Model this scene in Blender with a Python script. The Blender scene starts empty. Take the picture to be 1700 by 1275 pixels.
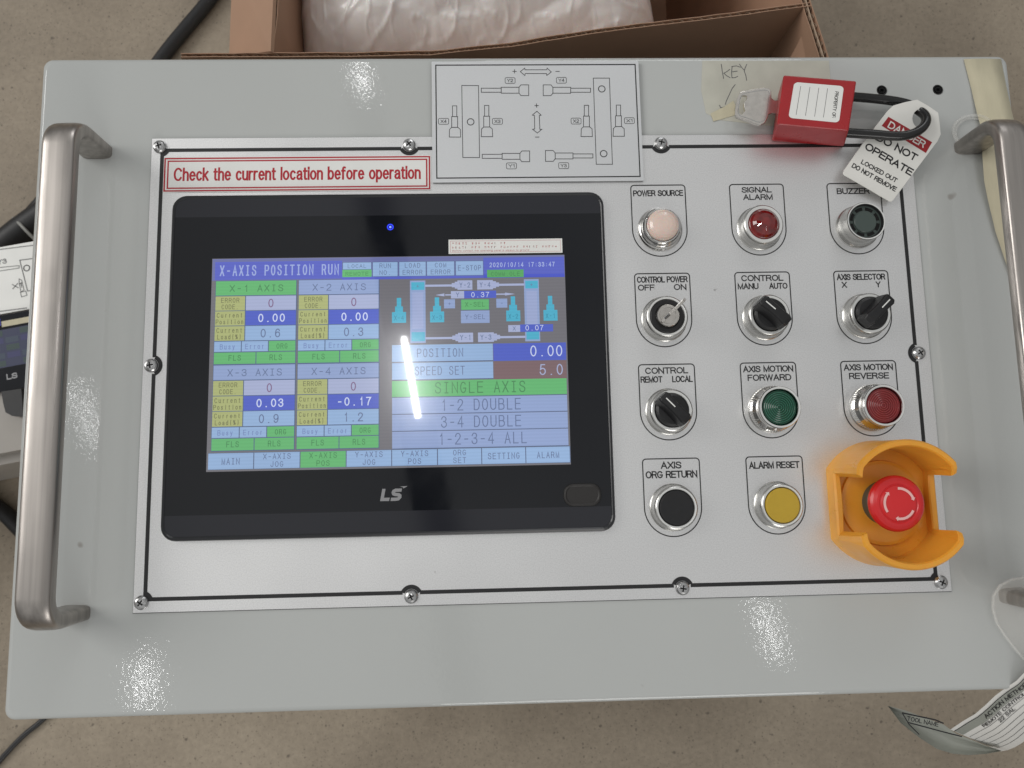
import bpy, math, random
import numpy as np
from mathutils import Vector, Matrix
random.seed(7)
rnd = random.Random(11)
sc = bpy.context.scene
col = sc.collection
MM = 0.001
R = math.radians

# ------------------------------------------------------------------ camera
# plate plane is z = 0, millimetres, x right, y up the panel, z out of it
CAMR = np.array([[0.99931066, -0.02141127, 0.03032758],
                 [0.01734083, 0.99154009, 0.1286373],
                 [-0.0328253, -0.12802272, 0.99122787]])
CAMC = np.array([-11.51703, -69.49548, 481.5939])
FPX = 1277.994
def at(px, py, z=0.0):
    """point of the plane z seen at a pixel of the 1700 x 1275 photograph"""
    d = CAMR.T @ np.array([px - 850, 637.5 - py, -FPX])
    t = (z - CAMC[2]) / d[2]
    p = CAMC + d * t
    return (float(p[0]), float(p[1]))
def at3(px, py, z=0.0):
    p = at(px, py, z); return (p[0], p[1], z)
cam = bpy.data.cameras.new('camera'); camo = bpy.data.objects.new('camera', cam); col.objects.link(camo)
m = Matrix(CAMR.T.tolist()).to_4x4(); m.translation = Vector((CAMC * MM).tolist())
camo.matrix_world = m
cam.sensor_fit = 'HORIZONTAL'; cam.sensor_width = 36; cam.lens = FPX / 1700 * 36
cam.clip_start = 0.01; cam.clip_end = 100
cam.dof.use_dof = True; cam.dof.focus_distance = 0.49; cam.dof.aperture_fstop = 13
sc.camera = camo

# ------------------------------------------------------------------ light of the hall
W = bpy.data.worlds.new('World'); sc.world = W; W.use_nodes = True
nt = W.node_tree; nt.nodes.clear()
wo = nt.nodes.new('ShaderNodeOutputWorld'); bg = nt.nodes.new('ShaderNodeBackground')
tc = nt.nodes.new('ShaderNodeTexCoord'); nz = nt.nodes.new('ShaderNodeTexNoise'); cr = nt.nodes.new('ShaderNodeValToRGB')
nz.inputs['Scale'].default_value = 2.2; nz.inputs['Detail'].default_value = 1.5
cr.color_ramp.elements[0].position = .36; cr.color_ramp.elements[0].color = (.31, .315, .32, 1)
cr.color_ramp.elements[1].position = .62; cr.color_ramp.elements[1].color = (.47, .47, .46, 1)
nt.links.new(tc.outputs['Generated'], nz.inputs['Vector']); nt.links.new(nz.outputs['Fac'], cr.inputs['Fac'])
sx_ = nt.nodes.new('ShaderNodeSeparateXYZ'); nt.links.new(tc.outputs['Generated'], sx_.inputs['Vector'])
up = nt.nodes.new('ShaderNodeMapRange'); up.interpolation_type = 'SMOOTHSTEP'
up.inputs['From Min'].default_value = .05; up.inputs['From Max'].default_value = .62; up.inputs['To Min'].default_value = .26; up.inputs['To Max'].default_value = 1.12
nt.links.new(sx_.outputs['Z'], up.inputs['Value'])
vm = nt.nodes.new('ShaderNodeVectorMath'); vm.operation = 'SCALE'
nt.links.new(cr.outputs['Color'], vm.inputs[0]); nt.links.new(up.outputs['Result'], vm.inputs['Scale'])
nt.links.new(vm.outputs['Vector'], bg.inputs['Color']); bg.inputs['Strength'].default_value = .92
nt.links.new(bg.outputs['Background'], wo.inputs['Surface'])

def area(name, loc, target, sx, sy, power, color=(1, 1, 1), roll=0.0):
    l = bpy.data.lights.new(name, 'AREA'); l.shape = 'RECTANGLE'; l.size = sx; l.size_y = sy
    l.energy = power; l.color = color
    o = bpy.data.objects.new(name, l); col.objects.link(o)
    o.location = loc
    d = (Vector(target) - Vector(loc)).normalized()
    q = d.to_track_quat('-Z', 'Y').to_matrix().to_4x4() @ Matrix.Rotation(roll, 4, 'Z')
    o.matrix_world = Matrix.Translation(loc) @ q
    return o
# unseen area lights: broad and soft from the left, a weaker one beyond the box
area('hall_left_light', (-5.2, 1.6, 3.6), (0, 0, 0), 3.2, 3.0, 150, (1, .985, .96))
area('hall_far_light', (1.5, 6.5, 3.5), (0, 0, 0), 3.0, 1.6, 45, (.97, .98, 1))
area('rear_fill_light', (1.0, -5.5, 2.4), (0, 0, 0), 3.0, 1.6, 60, (1, .98, .95))  # unseen fill added behind the camera to brighten the carton front
# strip lamps under the roof, seen only as reflections in the glass and the paint
TH = 6000.0
def tube(p0, p1, w, power):
    a = np.array(at(*p0)); b = np.array(at(*p1)); k = (TH + CAMC[2]) / CAMC[2]
    A = CAMC[:2] + (a - CAMC[:2]) * k; B = CAMC[:2] + (b - CAMC[:2]) * k
    c = (A + B) / 2 * MM; d = (B - A); L = float(np.hypot(*d)) * MM
    l = bpy.data.lights.new('strip_lamp', 'AREA'); l.shape = 'RECTANGLE'; l.size = L; l.size_y = w
    l.energy = power
    o = bpy.data.objects.new('strip_lamp', l); col.objects.link(o)
    o.matrix_world = Matrix.Translation((c[0], c[1], TH * MM)) @ Matrix.Rotation(math.atan2(d[1], d[0]), 4, 'Z')
tube((669, 558, 5), (693, 692, 5), .034, 9)
tube((125, 640, 0), (165, 745, 0), .035, 1.3)
tube((235, 1095, 0), (243, 1175, 0), .035, 1.3)
tube((1262, 1000, 0), (1292, 1092, 0), .035, 1.3)
tube((597, 100, 0), (603, 152, 0), .035, 1.3)
sc.view_settings.view_transform = 'Standard'; sc.view_settings.look = 'None'
sc.view_settings.exposure = .17; sc.view_settings.gamma = 1
sc.render.engine = 'CYCLES'
sc.cycles.max_bounces = 8
sc.cycles.sample_clamp_indirect = 6

# ------------------------------------------------------------------ materials
def lin(c):
    return tuple(((v / 255) / 12.92 if v / 255 <= .04045 else ((v / 255 + .055) / 1.055) ** 2.4) for v in c)
def mat(name, rgb, rough=.5, metal=0.0, emit=None, coat=0.0, alpha=1.0, noise=None, bump=None, spec=None, trans=0.0, ani=0.0, spots=None, rnoise=None, sub=0.0):
    """noise=(scale, amount[, stretch xyz])   bump=(scale, distance mm[, stretch])   spots=(scale, threshold, rgb)"""
    M = bpy.data.materials.new(name); M.use_nodes = True
    t = M.node_tree; b = t.nodes['Principled BSDF']
    b.inputs['Base Color'].default_value = (*rgb, 1); b.inputs['Roughness'].default_value = rough
    b.inputs['Metallic'].default_value = metal; b.inputs['Coat Weight'].default_value = coat
    b.inputs['Alpha'].default_value = alpha; b.inputs['Transmission Weight'].default_value = trans
    b.inputs['Anisotropic'].default_value = ani
    b.inputs['Subsurface Weight'].default_value = sub
    if sub: b.inputs['Subsurface Scale'].default_value = .004
    if spec is not None: b.inputs['Specular IOR Level'].default_value = spec
    if emit:
        b.inputs['Emission Color'].default_value = (*emit, 1); b.inputs['Emission Strength'].default_value = 1
    b.inputs['Coat Roughness'].default_value = .13 if emit and coat else .03
    def coord(stretch):
        c = t.nodes.new('ShaderNodeTexCoord'); mp = t.nodes.new('ShaderNodeMapping')
        mp.inputs['Scale'].default_value = stretch
        t.links.new(c.outputs['Object'], mp.inputs['Vector']); return mp.outputs['Vector']
    last = None
    if noise:
        n = t.nodes.new('ShaderNodeTexNoise'); n.inputs['Scale'].default_value = noise[0]; n.inputs['Detail'].default_value = 5
        t.links.new(coord(noise[2] if len(noise) > 2 else (1, 1, 1)), n.inputs['Vector'])
        mr = t.nodes.new('ShaderNodeMapRange'); mr.inputs['From Min'].default_value = .25; mr.inputs['From Max'].default_value = .75
        mr.inputs['To Min'].default_value = 1 - noise[1]; mr.inputs['To Max'].default_value = 1 + noise[1]
        t.links.new(n.outputs['Fac'], mr.inputs['Value'])
        v = t.nodes.new('ShaderNodeVectorMath'); v.operation = 'SCALE'; v.inputs[0].default_value = rgb
        t.links.new(mr.outputs['Result'], v.inputs['Scale']); t.links.new(v.outputs['Vector'], b.inputs['Base Color'])
        last = v.outputs['Vector']
    if spots:
        n = t.nodes.new('ShaderNodeTexNoise'); n.inputs['Scale'].default_value = spots[0]; n.inputs['Detail'].default_value = 2
        t.links.new(coord((1, 1, 1)), n.inputs['Vector'])
        rr = t.nodes.new('ShaderNodeMapRange'); rr.inputs['From Min'].default_value = spots[1]; rr.inputs['From Max'].default_value = spots[1] + .05
        t.links.new(n.outputs['Fac'], rr.inputs['Value'])
        mx = t.nodes.new('ShaderNodeMix'); mx.data_type = 'RGBA'
        t.links.new(rr.outputs['Result'], mx.inputs[0])
        if last: t.links.new(last, mx.inputs[6])
        else: mx.inputs[6].default_value = (*rgb, 1)
        mx.inputs[7].default_value = (*spots[2], 1)
        t.links.new(mx.outputs[2], b.inputs['Base Color'])
    if rnoise:
        n = t.nodes.new('ShaderNodeTexNoise'); n.inputs['Scale'].default_value = rnoise[0]; n.inputs['Detail'].default_value = 4
        t.links.new(coord((1, 1, 1)), n.inputs['Vector'])
        mr = t.nodes.new('ShaderNodeMapRange'); mr.inputs['From Min'].default_value = .3; mr.inputs['From Max'].default_value = .7
        mr.inputs['To Min'].default_value = rough - rnoise[1]; mr.inputs['To Max'].default_value = rough + rnoise[1]
        t.links.new(n.outputs['Fac'], mr.inputs['Value']); t.links.new(mr.outputs['Result'], b.inputs['Roughness'])
    if bump:
        n = t.nodes.new('ShaderNodeTexNoise'); n.inputs['Scale'].default_value = bump[0]; n.inputs['Detail'].default_value = 2
        t.links.new(coord(bump[2] if len(bump) > 2 else (1, 1, 1)), n.inputs['Vector'])
        bp = t.nodes.new('ShaderNodeBump'); bp.inputs['Strength'].default_value = 1; bp.inputs['Distance'].default_value = bump[1] * MM
        t.links.new(n.outputs['Fac'], bp.inputs['Height']); t.links.new(bp.outputs['Normal'], b.inputs['Normal'])
    return M
def emi(name, srgb, k=1.0):
    c = tuple(v * k * .87 for v in lin(tuple(a * .88 + b_ * .12 for a, b_ in zip(srgb, (118, 122, 140)))))
    M = mat(name, (.012, .012, .012), rough=.025, emit=c, spec=.5, coat=1)
    # liquid crystal: faint wavy scan lines and uneven backlight belong to the panel itself
    t = M.node_tree; b = t.nodes['Principled BSDF']
    co = t.nodes.new('ShaderNodeTexCoord')
    w = t.nodes.new('ShaderNodeTexWave'); w.wave_type = 'BANDS'; w.bands_direction = 'Y'; w.inputs['Scale'].default_value = 150
    w.inputs['Distortion'].default_value = 1.2; w.inputs['Detail'].default_value = 1; w.inputs['Detail Scale'].default_value = .3
    n = t.nodes.new('ShaderNodeTexNoise'); n.inputs['Scale'].default_value = 9; n.inputs['Detail'].default_value = 2
    t.links.new(co.outputs['Object'], w.inputs['Vector']); t.links.new(co.outputs['Object'], n.inputs['Vector'])
    a = t.nodes.new('ShaderNodeMath'); a.operation = 'MULTIPLY_ADD'; a.inputs[1].default_value = .06; a.inputs[2].default_value = .86
    c2 = t.nodes.new('ShaderNodeMath'); c2.operation = 'MULTIPLY_ADD'; c2.inputs[1].default_value = .26
    t.links.new(w.outputs['Fac'], a.inputs[0]); t.links.new(n.outputs['Fac'], c2.inputs[0]); t.links.new(a.outputs[0], c2.inputs[2])
    t.links.new(c2.outputs[0], b.inputs['Emission Strength'])
    return M
m_paint = mat('light_grey_paint', (.475, .488, .475), rough=.042, spec=.45, noise=(6, .03), bump=(430, .037), rnoise=(40, .012), spots=(55, .75, (.33, .32, .30)))
m_plate = mat('satin_silver_plate', (.80, .80, .80), rough=.38, metal=.85, spots=(120, .75, (.42, .41, .40)), noise=(1300, .10), bump=(2600, .006), ani=.3, rnoise=(14, .04))
m_plate_edge = mat('plate_edge', (.25, .25, .25), rough=.4, metal=.6)
m_diag = mat('silver_sign_plate', (.74, .75, .76), rough=.42, metal=.8, noise=(1500, .03), spots=(30, .70, (.45, .45, .46)), bump=(2600, .004))
m_ink = mat('black_print', (.012, .012, .013), rough=.5)
m_inkr = mat('red_print', lin((176, 24, 40)), rough=.5)
m_inkpale = mat('pale_red_print', lin((200, 120, 120)), rough=.5)
m_greyink = mat('grey_print', (.12, .12, .12), rough=.5)
m_white = mat('white_vinyl', (.80, .80, .77), rough=.35, noise=(60, .03))
m_chrome = mat('chrome', (.62, .61, .59), rough=.13, metal=1)
m_satin = mat('satin_chrome', (.50, .495, .475), rough=.25, metal=1)
m_ring = mat('satin_ring_face', (.86, .86, .84), rough=.36, metal=.8)
m_screw = mat('zinc_screw', (.50, .50, .50), rough=.26, metal=1, noise=(900, .2))
m_steel = mat('brushed_steel', (.41, .38, .355), rough=.37, metal=1, noise=(260, .25, (1, .02, 1)), bump=(600, .012, (1, .02, 1)), rnoise=(25, .07))
m_black = mat('black_plastic', (.008, .008, .009), rough=.42, noise=(300, .2))
m_glossblack = mat('black_glass', (.008, .009, .012), rough=.075, spec=.42, rnoise=(28, .065))
m_bezel = mat('charcoal_plastic', (.020, .021, .024), rough=.28, noise=(500, .1))
m_strip = mat('slate_glossy_band', (.018, .019, .025), rough=.10)
m_green = mat('green_lens', (.002, .045, .024), rough=.22, coat=.15)
m_greenr = mat('green_lens_ring', (.04, .19, .12), rough=.35)
m_redl = mat('dark_red_lens', (.17, .010, .012), rough=.24, coat=.15, noise=(120, .25))
m_redr = mat('red_lens_ring', (.36, .06, .06), rough=.35)
m_redd = mat('ruby_dome', (.16, .004, .004), rough=.06, coat=1, noise=(220, .5))
m_pink = mat('pale_pink_lens', (.76, .60, .52), rough=.22, coat=.5, sub=.25, noise=(90, .04))
m_yel = mat('mustard_cap', (.50, .33, .028), rough=.35, noise=(200, .03))
m_buzz = mat('grey_green_plastic', (.055, .075, .067), rough=.4)
m_orange = mat('amber_plastic', (.80, .36, .038), rough=.34, sub=.15, noise=(45, .07), rnoise=(60, .08), bump=(900, .01))
m_red = mat('red_mushroom', (.66, .022, .026), rough=.27, sub=.1)
m_arrow = mat('pinkish_white_print', (.86, .50, .48), rough=.5)
m_lock = mat('red_lock_plastic', (.36, .015, .019), rough=.30, noise=(60, .09), rnoise=(80, .07), bump=(900, .01))
m_shack = mat('black_shackle', (.010, .010, .010), rough=.24, bump=(500, .02))
m_key = mat('nickel_key', (.66, .63, .59), rough=.22, metal=1, noise=(300, .1), bump=(500, .008))
m_tag = mat('white_tag_plastic', (.74, .73, .69), rough=.4, noise=(40, .04))
m_tagred = mat('tag_red', lin((150, 22, 30)), rough=.45)
m_tape = mat('masking_tape', (.545, .50, .36), rough=.75, noise=(260, .05, (1, .25, 1)), bump=(500, .04))
m_tape2 = mat('thin_old_tape', (.50, .49, .42), rough=.6, noise=(70, .08), bump=(260, .03))
m_clear = mat('clear_plastic', (.85, .84, .80), rough=.15, alpha=.2)
m_clear2 = mat('clear_film', (.80, .77, .72), rough=.2, alpha=.22)
m_paper = mat('white_paper', (.66, .65, .62), rough=.55, noise=(50, .03))
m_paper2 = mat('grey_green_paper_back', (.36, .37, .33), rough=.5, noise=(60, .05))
m_card = mat('brown_cardboard', (.41, .25, .165), rough=.8, noise=(25, .07), bump=(200, .05, (1, 1, .1)))
m_card2 = mat('cardboard_liner', (.50, .38, .28), rough=.8, noise=(300, .1))
m_flute_shade = mat('flute_shade', (.12, .065, .04), rough=.9, noise=(300, .3))
m_bag = mat('white_plastic_film', (.86, .81, .78), rough=.30, coat=.35, bump=(160, .25), noise=(12, .05), sub=.15)
m_rubber = mat('black_rubber', (.009, .009, .010), rough=.45, noise=(200, .2))
m_greytie = mat('grey_nylon', (.30, .30, .28), rough=.4)
m_beige = mat('beige_paint', (.34, .315, .285), rough=.35, noise=(10, .04), bump=(300, .05))
m_dark = mat('dark_hole', (.004, .004, .004), rough=.9)
m_led = mat('blue_led', (0, 0, .02), rough=.3, emit=(.02, .05, 1.0))
m_ledr = mat('blue_led_core', (0, 0, .02), rough=.3, emit=(.25, .4, 1.6))
m_logo = mat('logo_silver_print', (.27, .27, .28), rough=.4)
m_usb = mat('cover_plastic', (.020, .018, .017), rough=.5)

def floor_mat():
    M = bpy.data.materials.new('old_concrete'); M.use_nodes = True; t = M.node_tree; b = t.nodes['Principled BSDF']
    co = t.nodes.new('ShaderNodeTexCoord')
    def N(s, d, r=.55):
        n = t.nodes.new('ShaderNodeTexNoise'); n.inputs['Scale'].default_value = s; n.inputs['Detail'].default_value = d
        n.inputs['Roughness'].default_value = r
        t.links.new(co.outputs['Object'], n.inputs['Vector']); return n
    a = N(5, 6, .6); c = N(160, 6, .7)
    r1 = t.nodes.new('ShaderNodeValToRGB'); t.links.new(a.outputs['Fac'], r1.inputs['Fac'])
    e = r1.color_ramp.elements; e[0].position = .3; e[0].color = (.235, .192, .142, 1); e[1].position = .7; e[1].color = (.37, .31, .235, 1)
    r2 = t.nodes.new('ShaderNodeMapRange'); r2.inputs['From Min'].default_value = .3; r2.inputs['From Max'].default_value = .7
    r2.inputs['To Min'].default_value = .88; r2.inputs['To Max'].default_value = 1.11
    t.links.new(c.outputs['Fac'], r2.inputs['Value'])
    v = t.nodes.new('ShaderNodeVectorMath'); v.operation = 'SCALE'
    t.links.new(r1.outputs['Color'], v.inputs[0]); t.links.new(r2.outputs['Result'], v.inputs['Scale'])
    # pores of several sizes: only some of the cells carry one
    tot = None
    for sc_, thr, rad in ((95, .80, .13), (210, .70, .16), (430, .62, .2), (47, .93, .10)):
        p = t.nodes.new('ShaderNodeTexVoronoi'); p.inputs['Scale'].default_value = sc_
        wv = t.nodes.new('ShaderNodeVectorMath'); wv.operation = 'MULTIPLY_ADD'; wv.inputs[1].default_value = (.004, .004, .004)
        t.links.new(c.outputs['Color'], wv.inputs[0]); t.links.new(co.outputs['Object'], wv.inputs[2]); t.links.new(wv.outputs[0], p.inputs['Vector'])
        sel = t.nodes.new('ShaderNodeSeparateColor'); t.links.new(p.outputs['Color'], sel.inputs['Color'])
        rd = t.nodes.new('ShaderNodeMath'); rd.operation = 'MULTIPLY_ADD'; rd.inputs[1].default_value = rad; rd.inputs[2].default_value = rad * .4
        t.links.new(sel.outputs[1], rd.inputs[0])
        lt = t.nodes.new('ShaderNodeMath'); lt.operation = 'LESS_THAN'; t.links.new(p.outputs['Distance'], lt.inputs[0]); t.links.new(rd.outputs[0], lt.inputs[1])
        gt = t.nodes.new('ShaderNodeMath'); gt.operation = 'GREATER_THAN'; gt.inputs[1].default_value = thr
        t.links.new(sel.outputs[0], gt.inputs[0])
        mu = t.nodes.new('ShaderNodeMath'); mu.operation = 'MULTIPLY'; t.links.new(lt.outputs[0], mu.inputs[0]); t.links.new(gt.outputs[0], mu.inputs[1])
        if tot:
            mm_ = t.nodes.new('ShaderNodeMath'); mm_.operation = 'MAXIMUM'; t.links.new(tot.outputs[0], mm_.inputs[0]); t.links.new(mu.outputs[0], mm_.inputs[1]); tot = mm_
        else: tot = mu
    mu = tot; hf = t.nodes.new('ShaderNodeMath'); hf.operation = 'MULTIPLY'; hf.inputs[1].default_value = .6; t.links.new(mu.outputs[0], hf.inputs[0])
    mx = t.nodes.new('ShaderNodeMix'); mx.data_type = 'RGBA'
    t.links.new(hf.outputs[0], mx.inputs[0]); t.links.new(v.outputs['Vector'], mx.inputs[6]); mx.inputs[7].default_value = (.07, .055, .042, 1)
    t.links.new(mx.outputs[2], b.inputs['Base Color']); b.inputs['Roughness'].default_value = .62
    bp = t.nodes.new('ShaderNodeBump'); bp.inputs['Distance'].default_value = .0012; bp.inputs['Strength'].default_value = .8
    su = t.nodes.new('ShaderNodeMath'); su.operation = 'SUBTRACT'; t.links.new(c.outputs['Fac'], su.inputs[0]); t.links.new(mu.outputs[0], su.inputs[1])
    t.links.new(su.outputs[0], bp.inputs['Height']); t.links.new(bp.outputs['Normal'], b.inputs['Normal'])
    return M
m_floor = floor_mat()

# ------------------------------------------------------------------ lettering: a single-stroke face of our own
def _arc(cx, cy, rx, ry, a0, a1, n=12):
    return [(cx + rx * math.cos(R(a0 + (a1 - a0) * i / n)), cy + ry * math.sin(R(a0 + (a1 - a0) * i / n))) for i in range(n + 1)]
def _font():
    F = {}
    def g(ch, w, *st): F[ch] = (w, list(st))
    S_ = [(.66, .78), (.60, .92), (.48, .99), (.33, 1), (.18, .97), (.07, .88), (.05, .75), (.10, .64), (.22, .57), (.46, .50), (.60, .43), (.68, .32), (.67, .18), (.58, .06), (.45, .01), (.32, 0), (.17, .03), (.05, .12), (.01, .26)]
    g('A', .74, [(0, 0), (.37, 1), (.74, 0)], [(.13, .34), (.61, .34)])
    g('B', .66, [(0, 0), (0, 1), (.40, 1), (.54, .96), (.61, .87), (.61, .68), (.54, .57), (.40, .53), (0, .53)], [(.40, .53), (.56, .48), (.66, .37), (.66, .17), (.57, .05), (.40, 0), (0, 0)])
    g('C', .74, _arc(.39, .5, .38, .5, 38, 322, 20))
    g('D', .72, [(0, 0), (0, 1), (.34, 1)] + _arc(.34, .5, .38, .5, 80, -80, 14) + [(.34, 0), (0, 0)])
    g('E', .60, [(.60, 1), (0, 1), (0, 0), (.60, 0)], [(0, .53), (.55, .53)])
    g('F', .58, [(.58, 1), (0, 1), (0, 0)], [(0, .52), (.50, .52)])
    g('G', .78, _arc(.39, .5, .39, .5, 40, 330, 20) + [(.76, .44), (.42, .44)])
    g('H', .68, [(0, 0), (0, 1)], [(.68, 0), (.68, 1)], [(0, .53), (.68, .53)])
    g('I', .0, [(0, 0), (0, 1)])
    g('J', .5, [(.5, 1), (.5, .25), (.44, .08), (.28, 0), (.12, .04), (.02, .18), (0, .3)])
    g('K', .68, [(0, 0), (0, 1)], [(.66, 1), (0, .38)], [(.22, .59), (.68, 0)])
    g('L', .55, [(0, 1), (0, 0), (.55, 0)])
    g('M', .80, [(0, 0), (0, 1), (.40, .02), (.80, 1), (.80, 0)])
    g('N', .68, [(0, 0), (0, 1), (.68, 0), (.68, 1)])
    g('O', .80, _arc(.40, .5, .40, .5, 0, 360, 26))
    g('P', .64, [(0, 0), (0, 1), (.42, 1), (.56, .95), (.64, .83), (.64, .64), (.56, .51), (.42, .46), (0, .46)])
    g('Q', .80, _arc(.40, .5, .40, .5, 0, 360, 26), [(.5, .22), (.78, -.02)])
    g('R', .68, [(0, 0), (0, 1), (.44, 1), (.58, .95), (.65, .84), (.65, .66), (.58, .54), (.44, .49), (0, .49)], [(.38, .49), (.50, .40), (.68, 0)])
    g('S', .68, S_)
    g('T', .68, [(0, 1), (.68, 1)], [(.34, 1), (.34, 0)])
    g('U', .68, [(0, 1), (0, .30)] + _arc(.34, .30, .34, .30, 180, 360, 12) + [(.68, 1)])
    g('V', .72, [(0, 1), (.36, 0), (.72, 1)])
    g('W', 1.0, [(0, 1), (.25, 0), (.50, 1), (.75, 0), (1.0, 1)])
    g('X', .70, [(0, 1), (.70, 0)], [(.70, 1), (0, 0)])
    g('Y', .70, [(0, 1), (.35, .45), (.70, 1)], [(.35, .45), (.35, 0)])
    g('Z', .64, [(0, 1), (.64, 1), (0, 0), (.64, 0)])
    g('0', .60, _arc(.30, .5, .30, .5, 0, 360, 22)); g('1', .24, [(0, .78), (.14, .86), (.24, 1), (.24, 0)])
    g('2', .60, [(.02, .72), (.06, .88), (.17, .98), (.32, 1), (.47, .96), (.57, .85), (.58, .70), (.50, .54), (.28, .32), (.08, .14), (0, 0), (.60, 0)])
    g('3', .60, [(.02, .78), (.08, .91), (.20, .99), (.36, .99), (.50, .93), (.56, .80), (.53, .65), (.42, .56), (.26, .54)], [(.26, .54), (.44, .51), (.57, .40), (.60, .27), (.55, .12), (.42, .02), (.26, 0), (.11, .05), (.02, .16), (0, .26)])
    g('4', .62, [(.46, 0), (.46, 1), (0, .30), (.62, .30)])
    g('5', .60, [(.54, 1), (.12, 1), (.05, .52), (.18, .60), (.34, .63), (.50, .56), (.60, .42), (.60, .24), (.51, .09), (.36, .01), (.20, .01), (.07, .09), (0, .24)])
    g('6', .60, [(.56, .80), (.50, .93), (.36, 1), (.20, .97), (.07, .82), (.01, .58), (.01, .34), (.06, .14), (.18, .02), (.34, 0), (.49, .06), (.59, .20), (.60, .38), (.52, .54), (.38, .62), (.22, .60), (.09, .51), (.02, .38)])
    g('7', .60, [(0, 1), (.60, 1), (.40, .68), (.26, .34), (.20, 0)])
    g('8', .60, _arc(.30, .77, .25, .23, -90, 270, 20), _arc(.30, .27, .30, .27, 90, 450, 20))
    g('9', .60, [(.04, .20), (.10, .07), (.24, 0), (.40, .03), (.53, .18), (.59, .42), (.59, .66), (.54, .86), (.42, .98), (.26, 1), (.11, .94), (.01, .80), (0, .62), (.08, .46), (.22, .38), (.38, .40), (.51, .49), (.58, .62)])
    g('.', .0, [(-.02, 0), (.02, 0)]); g(':', .0, [(-.02, .1), (.02, .1)], [(-.02, .6), (.02, .6)])
    g('-', .40, [(0, .46), (.40, .46)]); g('+', .5, [(0, .5), (.5, .5)], [(.25, .2), (.25, .8)]); g('/', .4, [(0, -.03), (.4, 1.03)])
    g('(', .2, [(.2, 1.08), (.04, .8), (0, .5), (.04, .2), (.2, -.08)]); g(')', .2, [(0, 1.08), (.16, .8), (.2, .5), (.16, .2), (0, -.08)])
    g('%', .8, _arc(.17, .77, .16, .22, 0, 360, 12), _arc(.63, .23, .16, .22, 0, 360, 12), [(.62, 1), (.18, 0)])
    x = .70
    g('a', .50, [(.05, .54), (.10, .65), (.25, x), (.40, .66), (.46, .55), (.46, .12), (.50, 0)], [(.46, .43), (.20, .38), (.05, .28), (.02, .15), (.09, .03), (.22, 0), (.36, .06), (.46, .19)])
    g('b', .50, [(0, 0), (0, 1)], _arc(.25, .35, .25, .35, 160, -160, 18)); g('d', .50, [(.5, 0), (.5, 1)], _arc(.25, .35, .25, .35, 20, 340, 18))
    g('c', .46, _arc(.25, .35, .24, .35, 42, 318, 16)); g('e', .50, [(.03, .37), (.47, .37)], _arc(.255, .35, .245, .35, 4, 318, 18))
    g('f', .30, [(.30, .98), (.20, 1), (.12, .94), (.10, .84), (.10, 0)], [(0, x), (.28, x)])
    g('g', .50, _arc(.25, .35, .25, .35, 20, 340, 18), [(.5, x), (.5, -.1), (.40, -.24), (.2, -.27), (.04, -.2)])
    g('h', .46, [(0, 0), (0, 1)], [(0, .50), (.08, .64), (.24, x), (.38, .66), (.46, .52), (.46, 0)])
    g('i', .0, [(0, 0), (0, x)], [(0, .90), (0, 1.0)]); g('l', .0, [(0, 0), (0, 1)])
    g('k', .46, [(0, 0), (0, 1)], [(.43, x), (0, .28)], [(.14, .42), (.46, 0)])
    g('n', .46, [(0, 0), (0, x)], [(0, .50), (.08, .64), (.24, x), (.38, .66), (.46, .52), (.46, 0)])
    g('m', .76, [(0, 0), (0, x)], [(0, .52), (.10, .66), (.22, x), (.34, .64), (.38, .5), (.38, 0)], [(.38, .52), (.48, .66), (.60, x), (.72, .64), (.76, .5), (.76, 0)])
    g('o', .52, _arc(.26, .35, .26, .35, 0, 360, 20)); g('p', .50, [(0, -.27), (0, x)], _arc(.25, .35, .25, .35, 160, -160, 18))
    g('r', .28, [(0, 0), (0, x)], [(0, .45), (.06, .62), (.17, x), (.28, .69)]); g('t', .26, [(.10, .92), (.10, .12), (.16, .01), (.26, .01)], [(0, x), (.26, x)])
    g('s', .44, [(.42, .54), (.36, .66), (.22, x), (.08, .65), (.03, .52), (.10, .42), (.32, .33), (.43, .22), (.40, .07), (.24, 0), (.08, .04), (0, .18)])
    g('u', .46, [(0, x), (0, .18), (.08, .04), (.22, 0), (.38, .06), (.46, .20)], [(.46, x), (.46, 0)]); g('w', .7, [(0, x), (.17, 0), (.35, x), (.53, 0), (.7, x)])
    g('y', .48, [(0, x), (.24, .02)], [(.48, x), (.18, -.2), (.02, -.26)]); g('v', .48, [(0, x), (.24, 0), (.48, x)])
    return F
FONT = _font(); GAP = .21; SPC = .47
def strokes(t, w, cap, th, gap=None):
    """centre lines of a whole word set into w x cap (mm) with strokes th thick"""
    G_ = GAP if gap is None else gap
    x = 0.0; out = []; first = True
    for ch in t:
        if ch == ' ': x += SPC; continue
        gw, st = FONT.get(ch, FONT['0'])
        for s_ in st: out.append([(x + a, c) for a, c in s_])
        x += gw + G_
    tot = max(1e-6, x - G_); kx = (w - th) / tot; ky = cap - th
    return [[(th / 2 + a * kx, th / 2 + c * ky) for a, c in s_] for s_ in out]

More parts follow.
